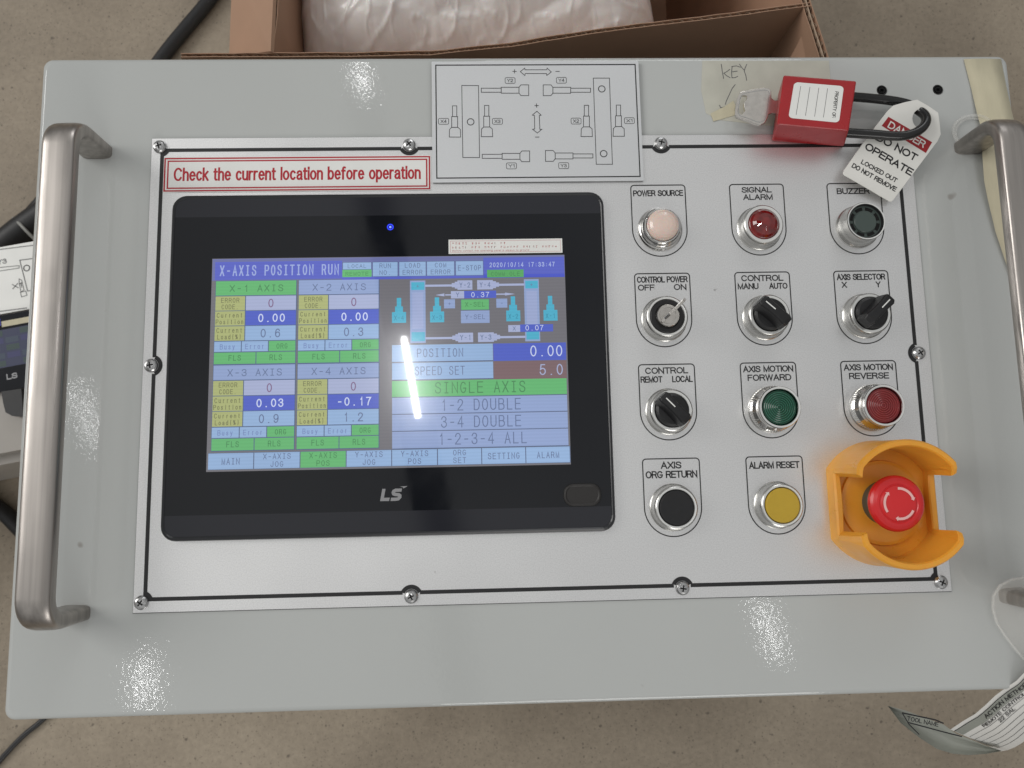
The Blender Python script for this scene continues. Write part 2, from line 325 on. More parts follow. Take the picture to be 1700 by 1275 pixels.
# ------------------------------------------------------------------ mesh builder (millimetres in, metres out)
class MB:
    def __init__(s): s.v = []; s.f = []; s.m = []; s.mats = []; s.sm = []
    def mi(s, m):
        if m not in s.mats: s.mats.append(m)
        return s.mats.index(m)
    def add(s, vs, fs, m, smooth=False):
        b = len(s.v); k = s.mi(m); s.v += [tuple(v) for v in vs]
        for f in fs: s.f.append(tuple(b + i for i in f)); s.m.append(k); s.sm.append(smooth)
        return s
    def poly(s, pts, z, m):
        """flat polygon facing +z at height z (or per-point z)"""
        if len(pts[0]) == 2: pts = [(x, y, z) for x, y in pts]
        a = sum(pts[i][0] * pts[(i + 1) % len(pts)][1] - pts[(i + 1) % len(pts)][0] * pts[i][1] for i in range(len(pts)))
        if a < 0: pts = pts[::-1]
        return s.add(pts, [tuple(range(len(pts)))], m)
    def rect(s, x0, y0, x1, y1, z, m):
        return s.poly([(x0, y0), (x1, y0), (x1, y1), (x0, y1)], z, m)
    def prism(s, pts, z0, z1, m, smooth=False, mtop=None):
        a = sum(pts[i][0] * pts[(i + 1) % len(pts)][1] - pts[(i + 1) % len(pts)][0] * pts[i][1] for i in range(len(pts)))
        if a < 0: pts = pts[::-1]
        n = len(pts)
        s.add([(x, y, z0) for x, y in pts] + [(x, y, z1) for x, y in pts],
              [(i, (i + 1) % n, n + (i + 1) % n, n + i) for i in range(n)] + [tuple(range(n - 1, -1, -1))], m)
        return s.poly(pts, z1, mtop or m)
    def box(s, x0, x1, y0, y1, z0, z1, m): return s.prism([(x0, y0), (x1, y0), (x1, y1), (x0, y1)], z0, z1, m)
    def loft(s, rings, m, cap0=False, cap1=True, smooth=False, closed=True):
        """rings of equal length, each a list of 3-D points"""
        n = len(rings[0]); vs = [p for r in rings for p in r]; fs = []
        for k in range(len(rings) - 1):
            for i in range(n if closed else n - 1):
                j = (i + 1) % n
                fs.append((k * n + i, k * n + j, (k + 1) * n + j, (k + 1) * n + i))
        s.add(vs, fs, m, smooth)
        if cap0: s.add(rings[0], [tuple(range(n - 1, -1, -1))], m)
        if cap1: s.add(rings[-1], [tuple(range(n))], m)
        return s
    def lathe(s, prof, cx, cy, m, n=48, smooth=True, wob=None):
        """prof: list of (r, z), outside going up then in; optional material per segment"""
        for k in range(len(prof) - 1):
            (r0, z0), (r1, z1) = prof[k][:2], prof[k + 1][:2]
            mm = prof[k][2] if len(prof[k]) > 2 else m
            vs = []; fs = []
            for i in range(n):
                a = 2 * math.pi * i / n; c, q = math.cos(a), math.sin(a)
                vs += [(cx + r0 * c, cy + r0 * q, z0), (cx + r1 * c, cy + r1 * q, z1)]
            for i in range(n):
                j = (i + 1) % n
                if r1 < 1e-6: fs.append((2 * i, 2 * j, 2 * i + 1))
                elif r0 < 1e-6: fs.append((2 * i, 2 * j + 1, 2 * i + 1))
                else: fs.append((2 * i, 2 * j, 2 * j + 1, 2 * i + 1))
            s.add(vs, fs, mm, smooth)
        return s
    def line(s, pts, w, z, m, closed=False):
        """flat ribbon of width w along pts, mitred"""
        n = len(pts); P = [np.array(p, float) for p in pts]; L = []; Rr = []
        for i in range(n):
            if closed: a, b, c = P[i - 1], P[i], P[(i + 1) % n]
            else: a, b, c = P[max(i - 1, 0)], P[i], P[min(i + 1, n - 1)]
            d1 = b - a if np.hypot(*(b - a)) > 1e-9 else c - b; d2 = c - b if np.hypot(*(c - b)) > 1e-9 else d1
            d1 = d1 / (np.hypot(*d1) + 1e-12); d2 = d2 / (np.hypot(*d2) + 1e-12)
            t = d1 + d2; t = t / (np.hypot(*t) + 1e-12); nn = np.array([-t[1], t[0]])
            k = w / 2 / max(.35, abs(float(nn @ np.array([-d1[1], d1[0]]))))
            L.append(b + nn * k); Rr.append(b - nn * k)
        vs = [(p[0], p[1], z) for p in L] + [(p[0], p[1], z) for p in Rr]
        fs = [(n + i, n + (i + 1) % n, (i + 1) % n, i) for i in range(n if closed else n - 1)]
        return s.add(vs, fs, m)
    def circ(s, cx, cy, r, w, z, m, n=28, a0=0, a1=360):
        full = a1 - a0 >= 360
        pts = [(cx + r * math.cos(R(a0 + (a1 - a0) * i / n)), cy + r * math.sin(R(a0 + (a1 - a0) * i / n))) for i in range(n if full else n + 1)]
        return s.line(pts, w, z, m, closed=full)
    def disc(s, cx, cy, r, z, m, n=28):
        return s.poly([(cx + r * math.cos(2 * math.pi * i / n), cy + r * math.sin(2 * math.pi * i / n)) for i in range(n)], z, m)
    def pen(s, st, th, z, m, f=None):
        for k, pl in enumerate(st):
            zo = .005 * (k % 9)
            closed = len(pl) > 4 and abs(pl[0][0] - pl[-1][0]) < 1e-6 and abs(pl[0][1] - pl[-1][1]) < 1e-6
            pl = pl[:-1] if closed else pl
            if not closed:   # square ends
                (x0, y0), (x1, y1) = pl[0], pl[1]; d = math.hypot(x1 - x0, y1 - y0) or 1; pl = [(x0 - (x1 - x0) / d * th / 2, y0 - (y1 - y0) / d * th / 2)] + list(pl[1:])
                (x0, y0), (x1, y1) = pl[-1], pl[-2]; d = math.hypot(x1 - x0, y1 - y0) or 1; pl = list(pl[:-1]) + [(x0 - (x1 - x0) / d * th / 2, y0 - (y1 - y0) / d * th / 2)]
            n0 = len(s.v); s.line(pl, th, z + zo, m, closed)
            if f:
                for i in range(n0, len(s.v)): s.v[i] = f(s.v[i][0], s.v[i][1], .008 * (k % 3))
        return s
    def text(s, t, x, y, w, cap, z, m, bold=None, frame=None, gap=None):
        """x,y left end of the baseline; w the full width; cap the capital height; bold = stroke / cap"""
        th = cap * (bold or .125)
        st = [[(x + a, y + c) for a, c in q_] for q_ in strokes(t, w, cap, th, gap)]
        return s.pen(st, th, z, m, (lambda a, c, dz: frame(a, c)) if frame else None)
    def ctext(s, t, cx, y, w, cap, z, m, bold=None): return s.text(t, cx - w / 2, y, w, cap, z, m, bold)
    def mono(s, t, x, y, w, cap, z, m, bold=None, fill=.74):
        """fixed pitch lettering of a bitmap terminal font; w = whole width"""
        cw = w / len(t); th = cap * (bold or .115)
        for i, ch in enumerate(t):
            if ch == ' ': continue
            gw, st = FONT.get(ch, FONT['0'])
            full = cw * fill; wid = full * min(1, max(gw, .0) / .62) if gw < .62 else full
            kx = (wid - th) / gw if gw > 0 else full; kx = max(kx, 0)
            ox = x + cw * (i + .5) - wid / 2 + (th / 2 if gw > 0 else 0)
            if gw == 0: kx = full
            s.pen([[(ox + a * kx, y + th / 2 + c * (cap - th)) for a, c in q_] for q_ in st], th, z, m)
            if ch == 'I' and cap > 1.2:
                for yy in (0, cap - th): s.rect(x + cw * (i + .26), y + yy, x + cw * (i + .74), y + yy + th, z + .02, m)
        return s
    def tube(s, pts, r, m, n=14, closed=False, smooth=True, flat=1.0, caps=True):
        P = [Vector(p) for p in pts]; rings = []; up = Vector((0, 0, 1)); N = len(P)
        for i in range(N):
            a = P[i - 1] if (i > 0 or closed) else P[i]; b = P[(i + 1) % N] if (i < N - 1 or closed) else P[i]
            d = (b - a).normalized(); u = up.cross(d)
            if u.length < .05: u = Vector((1, 0, 0)) if i == 0 else prev
            u = u.normalized(); prev = u; w = d.cross(u).normalized()
            rr = r[i] if isinstance(r, (list, tuple)) else r
            rings.append([tuple(P[i] + u * (math.cos(2 * math.pi * k / n) * rr) + w * (math.sin(2 * math.pi * k / n) * rr * flat)) for k in range(n)])
        if closed: rings.append(rings[0])
        return s.loft(rings, m, cap0=caps and not closed, cap1=caps and not closed, smooth=smooth)
    def build(s, name, parent=None, label=None, bevel=None, origin=None, kind=None, solid=None, auto=False):
        me = bpy.data.meshes.new(name)
        o = origin or (0, 0, 0)
        me.from_pydata([((x - o[0]) * MM, (y - o[1]) * MM, (z - o[2]) * MM) for x, y, z in s.v], [], s.f)
        for m_ in s.mats: me.materials.append(m_)
        me.polygons.foreach_set('material_index', s.m); me.polygons.foreach_set('use_smooth', s.sm)
        me.update()
        ob = bpy.data.objects.new(name, me); col.objects.link(ob); ob.location = tuple(c * MM for c in o)
        if parent is not None:
            ob.parent = parent
            # parents are never rotated or scaled here: keep world place
            pw = world_loc(parent); ob.location = tuple(o[i] * MM - pw[i] for i in range(3))
        if label: ob['label'] = label
        if kind: ob['kind'] = kind
        if bevel:
            b = ob.modifiers.new('bevel', 'BEVEL'); b.width = bevel[0] * MM; b.segments = bevel[1]; b.limit_method = 'ANGLE'; b.angle_limit = R(35)
            b.harden_normals = False
        if solid:
            b = ob.modifiers.new('thick', 'SOLIDIFY'); b.thickness = solid * MM; b.offset = -1
        return ob
def world_loc(o):
    v = Vector(o.location)
    while o.parent is not None: o = o.parent; v = v + Vector(o.location)
    return v
def thing(name, loc, label, cat, group=None):
    o = bpy.data.objects.new(name, None); col.objects.link(o); o.location = tuple(c * MM for c in loc)
    o.empty_display_size = .05; return tag(o, label, cat, group)
def tag(o, label, cat, group=None, kind=None):
    o['label'] = label; o['category'] = cat
    if group: o['group'] = group
    if kind: o['kind'] = kind
    return o
def rrect(x0, y0, x1, y1, r, n=6, rb=None):
    """rounded rectangle outline, counter-clockwise"""
    out = []
    for cx, cy, a in ((x1 - r, y1 - r, 0), (x0 + r, y1 - r, 90), (x0 + r, y0 + r, 180), (x1 - r, y0 + r, 270)):
        for i in range(n + 1):
            t = R(a + 90 * i / n); out.append((cx + r * math.cos(t), cy + r * math.sin(t)))
    return out
def lift(pts, z): return [(x, y, z) for x, y in pts]

FLOOR = -450.0
# ------------------------------------------------------------------ setting
f = MB(); f.box(-5000, 5000, -5000, 5000, FLOOR - 60, FLOOR, m_floor)
fl = f.build('floor', kind='structure'); fl['label'] = 'worn brown grey concrete floor with small pores'

# roof girder of the hall, high above: it shows as a dark band in the glass
ga = np.array(at(628, 330, 5)); gb = np.array(at(722, 900, 5)); k_ = (6350 + CAMC[2]) / CAMC[2]
GA = CAMC[:2] + (ga - CAMC[:2]) * k_; GB = CAMC[:2] + (gb - CAMC[:2]) * k_; gd_ = (GB - GA) / np.hypot(*(GB - GA)); gn = np.array([-gd_[1], gd_[0]])
GA = GA - gd_ * 2500; GB = GB + gd_ * 2500
gm = MB(); gm.prism([tuple(GA + gn * 150), tuple(GB + gn * 150), tuple(GB - gn * 150), tuple(GA - gn * 150)], 6350, 6370, mat('dark_girder_paint', (.07, .07, .075), rough=.5))
gm.prism([tuple(GA + gn * 8), tuple(GB + gn * 8), tuple(GB - gn * 8), tuple(GA - gn * 8)], 6370, 6750, gm.mats[0])
gm.prism([tuple(GA + gn * 150), tuple(GB + gn * 150), tuple(GB - gn * 150), tuple(GA - gn * 150)], 6750, 6770, gm.mats[0])
gm.build('roof_girder', kind='structure')['label'] = 'dark steel girder under the hall roof, mirrored in the glass'

# ------------------------------------------------------------------ the console
EX0, EX1, EY0, EY1 = -299.3, 348.5, -201.8, 213.8
console = thing('control_console', (EX0, EY0, FLOOR), 'large light grey control console with touch screen, buttons and two steel handles, filling the photo', 'control console')
b = MB()
rings = []
for z, ins, rad in ((FLOOR, 3, 6), (-8, 3, 6), (-6, 0, 6), (-4.2, 0, 6), (-2.5, .5, 6), (-1.4, 1.6, 6), (-1.0, 3.4, 6)):
    rings.append(lift(rrect(EX0 + ins, EY0 + ins, EX1 - ins, EY1 - ins, rad), z))
b.loft(rings, m_paint, cap1=True, smooth=False)
encl = b.build('enclosure', console)
for p in encl.data.polygons: p.use_smooth = len(p.vertices) == 4
for e in (): pass
# two threaded holes near the top right
for px in ((1464, 150), (1557, 149)):
    x, y = at(*px, -1)
    h = MB(); h.lathe([(3.6, -.95), (3.3, -.55, m_ink), (2.9, -.7), (2.6, -1.0), (0, -1.0)], x, y, m_dark, 24)
    h.circ(x, y, 1.6, .5, -.8, m_ink, 16)
    h.build('screw_hole', encl)

# ---- silver face plate
PX0, PX1, PY0, PY1 = -225.7, 274.5, -141.6, 157.3
SX = (-220.5, -59.5, 106.4, 267.5)
b = MB(); b.prism([(PX0, PY0), (PX1, PY0), (PX1, PY1), (PX0, PY1)], -1, 0, m_plate_edge, mtop=m_plate)
plate = b.build('face_plate', console)
s = MB(); s.line([(PX0 - .2, PY0 - .2), (PX1 + .2, PY0 - .2), (PX1 + .2, PY1 + .2), (PX0 - .2, PY1 + .2)], .75, -.93, m_greyink, closed=True); s.build('edge_shadow_line', plate)  # shadow gap round the plate, painted as a thin dark line
screws = [(SX[0], 151.5), (SX[1], 151.5), (SX[2], 151.5), (SX[0], 8.2), (267.2, 8.2), (SX[0] - .3, -135.7), (SX[1], -136.2), (SX[2], -135.5), (268, -136.0)]
# black line with half rings round the screws
b = MB(); LX0, LX1, LY0, LY1 = -218.8, 265.3, -133.9, 149.2; LW = 2.35; z = .10
def hline(y, xs, inward):
    x = LX0 - LW / 2
    for sx in xs:
        b.rect(x, y - LW / 2, sx - 5.2, y + LW / 2, z, m_ink); x = sx + 5.2
    b.rect(x, y - LW / 2, LX1 + LW / 2, y + LW / 2, z, m_ink)
hline(LY1, SX[1:3], -1); hline(LY0, SX[1:3], 1)
for x, in ((LX0,), (LX1,)):
    b.rect(x - LW / 2, LY0 + LW / 2, x + LW / 2, 8.2 - 5.2, z, m_ink); b.rect(x - LW / 2, 8.2 + 5.2, x + LW / 2, LY1 - LW / 2, z, m_ink)
for (sx, sy) in screws:
    inx = 0 if sx in SX[1:3] else (1 if sx < 0 else -1); iny = 0 if abs(sy - 8.2) < 1 else (1 if sy < 0 else -1)
    base = math.degrees(math.atan2(iny, inx)); half = 66 if inx * iny == 0 else 27
    b.circ(sx, sy, 5.7, 2.5, z + .06, m_ink, 20, base - half, base + half)
b.build('border_line', plate)
def phillips(x, y, rot, z0=0.0):
    s = MB()
    s.lathe([(4.3, z0 + .02), (4.35, z0 + .5), (4.0, z0 + 1.3), (3.3, z0 + 2.0), (2.2, z0 + 2.45), (1.0, z0 + 2.6), (0, z0 + 2.62)], x, y, m_screw, 28)
    o = s.build('screw', plate)
    c = MB()
    for k in range(2):
        a = rot + k * math.pi / 2; ca, sa = math.cos(a), math.sin(a)
        P = [(-2.0, -.42), (2.0, -.42), (2.0, .42), (-2.0, .42)]
        c.prism([(x + p * ca - q * sa, y + p * sa + q * ca) for p, q in P], z0 + 1.8, z0 + 2.66 + .02 * k, m_dark)
    c.build('cross_shade', o)  # black cross on the head paints the shade of its recess
for i, (sx, sy) in enumerate(screws): phillips(sx, sy, R([18, 40, 75, 10, 30, 55, 25, 80, 62][i]))

# ---- printed frames and words of the twelve controls
CX = (103.0, 168.4, 233.5); CY = (92.5, 32.9, -26.6, -86.4); HW = 17.9
def frame(cx, cy, words, name_label, cut=False):
    s = MB(); top = cy + 30.2; r = 2.2; z = .10
    pts = []
    for i in range(6):
        a = R(90 - 90 * i / 5); pts.append((cx + HW - r + r * math.cos(a), top - r + r * math.sin(a)))
    for i in range(25):
        a = R(0 - 180 * i / 24); pts.append((cx + HW * math.cos(a), cy + HW * math.sin(a)))
    for i in range(6):
        a = R(180 - 90 * i / 5); pts.append((cx - HW + r + r * math.cos(a), top - r + r * math.sin(a)))
    s.line(pts, .7, z, m_ink, closed=True)
    for (t, dx, dy, w, cap) in words: s.ctext(t, cx + dx, top + dy - .1, w, cap * 1.1, z, m_ink, .172)
    return s.build('printed_label', plate, label=name_label)
c1, c2, c3 = CX
frame(c1, CY[0], [('POWER SOURCE', 0, -7.4, 33.0, 3.7)], 'label reading POWER SOURCE')
frame(c2, CY[0], [('SIGNAL', 0, -5.6, 20, 3.5), ('ALARM', .6, -10.6, 19.6, 3.5)], 'label reading SIGNAL ALARM')
frame(c3, CY[0], [('BUZZER', -.6, -7.2, 22.0, 3.7)], 'label reading BUZZER')
frame(c1, CY[1], [('CONTROL POWER', 0, -5.9, 33.0, 3.7), ('OFF', -10.6, -11.1, 10.8, 3.6), ('ON', 11.4, -11.0, 8.2, 3.6)], 'label reading CONTROL POWER OFF ON')
frame(c2, CY[1], [('CONTROL', 0, -5.8, 27.6, 3.7), ('MANU', -9.6, -11.1, 13.6, 3.6), ('AUTO', 10.2, -11.1, 12.0, 3.6)], 'label reading CONTROL MANU AUTO')
frame(c3, CY[1], [('AXIS SELECTOR', 0, -5.9, 32.0, 3.7), ('X', -11.4, -11.0, 3.4, 3.6), ('Y', 11.0, -11.0, 3.2, 3.6)], 'label reading AXIS SELECTOR X Y')
frame(c1, CY[2], [('CONTROL', 0, -5.9, 27.6, 3.7), ('REMOT', -9.9, -11.5, 14.0, 3.7), ('LOCAL', 9.9, -11.5, 13.2, 3.7)], 'label reading CONTROL REMOT LOCAL')
frame(c2, CY[2], [('AXIS MOTION', 0, -5.9, 32.4, 3.7), ('FORWARD', .5, -11.5, 28.2, 3.7)], 'label reading AXIS MOTION FORWARD')
frame(c3, CY[2], [('AXIS MOTION', 0, -5.9, 32.0, 3.7), ('REVERSE', 0, -11.5, 26, 3.7)], 'label reading AXIS MOTION REVERSE')
frame(c1, CY[3], [('AXIS', 0, -6.2, 13, 4.0), ('ORG RETURN', 0, -12.0, 32.6, 4.1)], 'label reading AXIS ORG RETURN')
frame(c2, CY[3], [('ALARM RESET', 0, -7.4, 32.2, 3.9)], 'label reading ALARM RESET')

# ---- collars, caps
def collar_low(cx, cy, r_top=12.9, h=9.0, r_in=11.0, name='push_button', label=None, inner=None):
    s = MB()
    s.lathe([(14.7, 0), (14.7, .7), (14.2, 1.1), (13.9, 2.6), (13.7, 5.0), (r_top + .55, h - 1.3), (r_top, h - .35), (r_top - .5, h, m_ring), (r_in + .35, h - .1, m_ring), (r_in, h - .7), (r_in, 1.0, m_dark), (0, 1.0, m_dark)], cx, cy, m_satin, 64)
    return s.build(name, console, label=label)
def collar_tall(cx, cy, name, label):
    s = MB(); prof = [(15.0, 0), (15.0, 1.0), (14.6, 2.0)]
    for k in range(4):
        z0 = 2.4 + k * .95; prof += [(13.9, z0), (14.3, z0 + .35), (13.9, z0 + .7)]
    prof += [(13.0, 7.2), (12.3, 8.2), (11.9, 9.4), (12.0, 12.2), (12.8, 13.4), (13.2, 14.6), (13.15, 15.6), (12.7, 16.1, m_ring), (11.5, 16.0), (11.2, 15.0), (11.1, 8, m_dark), (0, 8, m_dark)]
    s.lathe(prof, cx, cy, m_chrome, 64)
    # knurled foot
    for i in range(60):
        a = 2 * math.pi * i / 60; ca, sa = math.cos(a), math.sin(a)
        P = [(13.9, -.22), (14.75, -.12), (14.75, .12), (13.9, .22)]
        s.prism([(cx + p * ca - q * sa, cy + p * sa + q * ca) for p, q in P], 2.2, 6.0, m_chrome)
    return s.build(name, console, label=label)
# power source lamp
s = MB(); x, y = CX[0], CY[0]
s.lathe([(14.6, 0), (14.6, 1.2), (13.9, 2.2), (13.3, 2.6), (13.6, 3.4), (13.1, 4.2), (12.7, 4.6), (13.0, 5.4), (12.6, 6.2), (12.0, 7.0), (11.4, 7.6), (10.6, 7.8), (10.3, 7.2), (10.3, 2, m_dark), (0, 2, m_dark)], x, y, m_chrome, 64)
o = s.build('indicator_lamp', console, label='pale pink indicator lamp under POWER SOURCE')
s = MB(); s.lathe([(10.2, 5), (10.2, 9.4), (9.9, 10.3), (9.0, 11.4), (7.4, 12.4), (5.2, 13.1), (2.6, 13.5), (0, 13.6)], x, y, m_pink, 48)
s.build('lens', o)
# signal alarm lamp
x, y = CX[1], CY[0]
o = collar_low(x, y, 12.6, 9.0, 9.9, 'indicator_lamp', 'dark red domed indicator lamp under SIGNAL ALARM')
s = MB(); s.lathe([(9.85, 6), (9.85, 8.6), (9.3, 10.0), (8.0, 11.5), (6.0, 12.8), (3.4, 13.5), (1.2, 13.7), (0, 13.7)], x, y, m_redd, 48)
s.build('lens', o)
# buzzer
x, y = CX[2], CY[0]; s = MB()
s.lathe([(14.2, 0), (14.2, 1.4), (13.4, 2.4), (13.0, 4.0), (12.7, 9.5), (12.6, 12.4), (12.2, 13.0, m_ring), (11.4, 12.9), (11.2, 12.2, m_ink), (11.0, 10.4, m_buzz), (0, 10.4, m_buzz)], x, y, m_satin, 64)
o = s.build('buzzer', console)
s = MB(); s.lathe([(7.2, 10.4), (7.2, 11.4), (6.9, 11.7), (0, 11.7)], x, y, m_buzz, 40); s.circ(x, y, 10.7, .55, 11.2, m_black, 40); s.build('sound_disc', o)
s = MB()
for k in range(8):
    a0 = 360 * k / 8 + 6; s.circ(x, y, 8.75, 2.1, 10.52, m_dark, 6, a0, a0 + 33)
s.build('sound_slot', o)
s = MB(); s.circ(x, y, 10.15, .5, 10.9, m_buzz, 40); s.build('rim_ring', o)

# push buttons
def flat_cap(x, y, m, name, parent, z=9.5, r=10.6):
    s = MB(); s.lathe([(r, z - 4), (r, z - .5), (r - .25, z - .1), (r - .8, z + .05), (0, z - .12)], x, y, m, 48)
    return s.build(name, parent)
o = collar_low(CX[0], CY[3], 12.9, 9.4, 11.0, 'push_button', 'black push button under AXIS ORG RETURN'); flat_cap(CX[0], CY[3], m_black, 'button_cap', o, 9.4)
o = collar_low(CX[1], CY[3], 12.9, 9.4, 11.0, 'push_button', 'mustard yellow push button under ALARM RESET'); flat_cap(CX[1], CY[3], m_yel, 'button_cap', o, 10.0)
for k, (m1, m2, lb) in enumerate(((m_green, m_greenr, 'dark green ringed push button under AXIS MOTION FORWARD'), (m_redl, m_redr, 'dark red ringed push button under AXIS MOTION REVERSE'))):
    x, y = CX[1 + k], CY[2]
    o = collar_tall(x, y, 'push_button', lb)
    s = MB(); prof = [(10.9, 9), (10.9, 14.2), (10.4, 14.8)]
    rr = 9.6
    while rr > .9:
        prof += [(rr, 14.85), (rr - .35, 15.1, m2), (rr - .62, 15.1), (rr - .8, 14.85)]; rr -= 1.3
    prof += [(0, 14.9)]
    s.lathe(prof, x, y, m1, 48); s.build('button_cap', o)
# selector switches
def selector(x, y, ang, label):
    o = collar_low(x, y, 12.9, 9.2, 10.6, 'selector_switch', label)
    s = MB(); s.lathe([(10.2, 4), (10.3, 10.4), (9.9, 11.4), (8.8, 12.0), (0, 12.3)], x, y, m_black, 48)
    ca, sa = math.cos(R(ang)), math.sin(R(ang))
    def P(u, v, z): return (x + u * ca - v * sa, y + u * sa + v * ca, z)
    # grip: broad at the foot, narrow on top, waist in the middle, nose at the pointer end
    us = [-10.6, -8.2, -4, 0, 5, 9.5, 11.3]
    wb = [3.6, 4.6, 4.4, 4.3, 4.4, 4.6, 3.7]; wt = [2.9, 3.7, 3.3, 3.2, 3.3, 3.7, 3.0]
    zt = [19.6, 20.8, 21.2, 21.3, 21.2, 20.8, 20.0]
    rings = []
    for u, a_, c_, zz in zip(us, wb, wt, zt):
        rings.append([P(u, -a_ - .6, 11.0), P(u, a_ + .6, 11.0), P(u, c_ + .2, zz - 1.0), P(u, c_ - .7, zz), P(u, -c_ + .7, zz), P(u, -c_ - .2, zz - 1.0)])
    s.loft(rings, m_black, cap0=True, cap1=True)
    kn = s.build('knob', o, bevel=(.35, 2))
    l = MB(); l.add([P(1.2, -.34, 21.5), P(8.8, -.34, 21.16), P(8.8, .34, 21.16), P(1.2, .34, 21.5)], [(0, 1, 2, 3)], m_white)
    l.build('pointer_line', kn)
selector(CX[1], CY[1], 137, 'black selector switch under CONTROL MANU AUTO, pointing to MANU')
selector(CX[2], CY[1], 43, 'black selector switch under AXIS SELECTOR, pointing to Y')
selector(CX[0], CY[2], 133, 'black selector switch under CONTROL REMOT LOCAL, pointing to REMOT')
# key switch
x, y = CX[0], CY[1]
o = collar_low(x, y, 12.9, 9.2, 10.9, 'key_switch', 'key operated switch under CONTROL POWER, turned to ON')
s = MB(); s.lathe([(10.7, 4), (10.7, 8.8), (10.2, 9.2), (8.0, 9.2), (7.6, 8.4), (0, 8.4)], x, y, m_black, 48); s.build('switch_ring', o)
s = MB(); s.lathe([(7.1, 7), (7.1, 11.2), (6.7, 11.7), (0, 11.8)], x, y, m_key, 40)
s.circ(x + .2, y + .2, 5.2, .9, 12.0, m_key, 26); s.box(x - 5, x + 5, y - .5, y + .5, 11.5, 12.1, m_key)
s.build('lock_barrel', o)
s = MB(); ca, sa = math.cos(R(43)), math.sin(R(43))
def kp(u, z, v): return (x + u * ca - v * sa, y + u * sa + v * ca, z)
prof = [(-3.2, 11.5), (3.2, 11.5), (3.6, 17), (8.4, 19), (9.6, 24), (9.0, 30), (6.0, 34), (0, 35.2), (-6.0, 34), (-9.0, 30), (-9.6, 24), (-8.4, 19), (-3.6, 17)]
n = len(prof); s.add([kp(u, z_, -.95) for u, z_ in prof] + [kp(u, z_, .95) for u, z_ in prof], [tuple(range(n)), tuple(range(2 * n - 1, n - 1, -1))] + [(i, n + i, n + (i + 1) % n, (i + 1) % n) for i in range(n)], m_key)
s.build('key', o, label='small nickel key seen edge-on, standing in the switch', bevel=(.3, 2))

# ---- emergency stop with amber guard
x, y = CX[2], CY[3]
GR, GF, GT = 38.0, 31.5, 4.4
def outl(rad, flat, a):
    r = rad; c = abs(math.cos(a))
    if c * r > flat: r = flat / c
    return r
s = MB(); NN = 96; ring = lambda ins, z, grow=0: [(x + (outl(GR + grow, GF + grow, a) - ins) * math.cos(a), y + (outl(GR + grow, GF + grow, a) - ins) * math.sin(a), z) for a in [2 * math.pi * i / NN for i in range(NN)]]
s.loft([ring(0, 0, 1.0), ring(0, 3, .7), ring(0, 8.2, .3), ring(.8, 9.2), ring(GT - .8, 9.2), ring(GT, 8.4), ring(GT, 2.6)], m_orange, cap0=True, cap1=True)
for side in (90, 270):
    # tall curved screen, ends at the slots
    aa = 90 - math.degrees(math.asin(19.5 / GR)) ; K = 28; rings = []
    for i in range(K + 1):
        a = R(side - aa + 2 * aa * i / K); c_, q_ = math.cos(a), math.sin(a)
        ro = min(GR, (GF + .0) / max(1e-6, abs(c_))) ; ro0 = ro + .3; ri = GR - GT if ro >= GR else ro - GT
        ro_t = GR - .3; ri_t = GR - GT + .4
        e = min(i, K - i); zt = 37.5 - (1.6 if e == 0 else (.5 if e == 1 else 0))
        def q(r_, z_): return (x + r_ * c_, y + r_ * q_, z_)
        lim = (GF + .3) / max(1e-6, abs(c_))
        lt_ = (GF - 1.6) / max(1e-6, abs(c_)); ot = min(ro_t, lt_); om = min(GR, lim - .9)
        rings.append([q(ro0, 8.0), q(om, 22), q(ot, zt - 1.4), q(ot - 1.0, zt), q(ot - 3.4, zt), q(min(ri_t, ot - GT + .3), zt - 1.4), q(min(ri_t, om - GT), 22), q(ri, 8.0)])
    s.loft(rings, m_orange, cap0=True, cap1=True, smooth=False)
s.lathe([(26.5, 2.6), (26.0, 4.4), (24, 4.8), (0, 4.8)], x, y, m_orange, 56)
gd = s.build('emergency_stop', console, label='amber open cup guard round a red mushroom stop button')
s = MB(); s.lathe([(13.4, 4.8), (13.4, 11), (12.4, 12), (11.6, 14), (12.4, 15.5), (0, 15.5)], x, y, m_buzz, 40); s.build('button_neck', gd)
s = MB()
s.lathe([(11.5, 15.0), (15.4, 16.6), (16.6, 18.2), (16.9, 19.8), (16.5, 21.4), (15.3, 22.6), (13.4, 23.2), (11.9, 23.3), (11.5, 22.9), (11.1, 22.9), (10.7, 23.4), (9.8, 23.7), (5, 23.9), (0, 23.9)], x, y, m_red, 64)
mh = s.build('mushroom_head', gd)
s = MB()
for a0 in (20, 140, 260):
    s.circ(x, y, 9.0, 1.5, 24.0, m_arrow, 14, a0, a0 + 72)
    a = R(a0); rr = 9.0
    t0 = R(a0 - 10)
    s.poly([(x + (rr - 1.5) * math.cos(a), y + (rr - 1.5) * math.sin(a)), (x + rr * math.cos(t0), y + rr * math.sin(t0)), (x + (rr + 1.5) * math.cos(a), y + (rr + 1.5) * math.sin(a))], 24.02, m_arrow)
s.build('turn_arrows', mh)

# ---- diagram plate
b = MB(); dp = rrect(-44.4, 125.2, 93.6, 209.0, .8, 3)
b.prism(dp, .02, 1.5, m_plate_edge, mtop=m_diag)
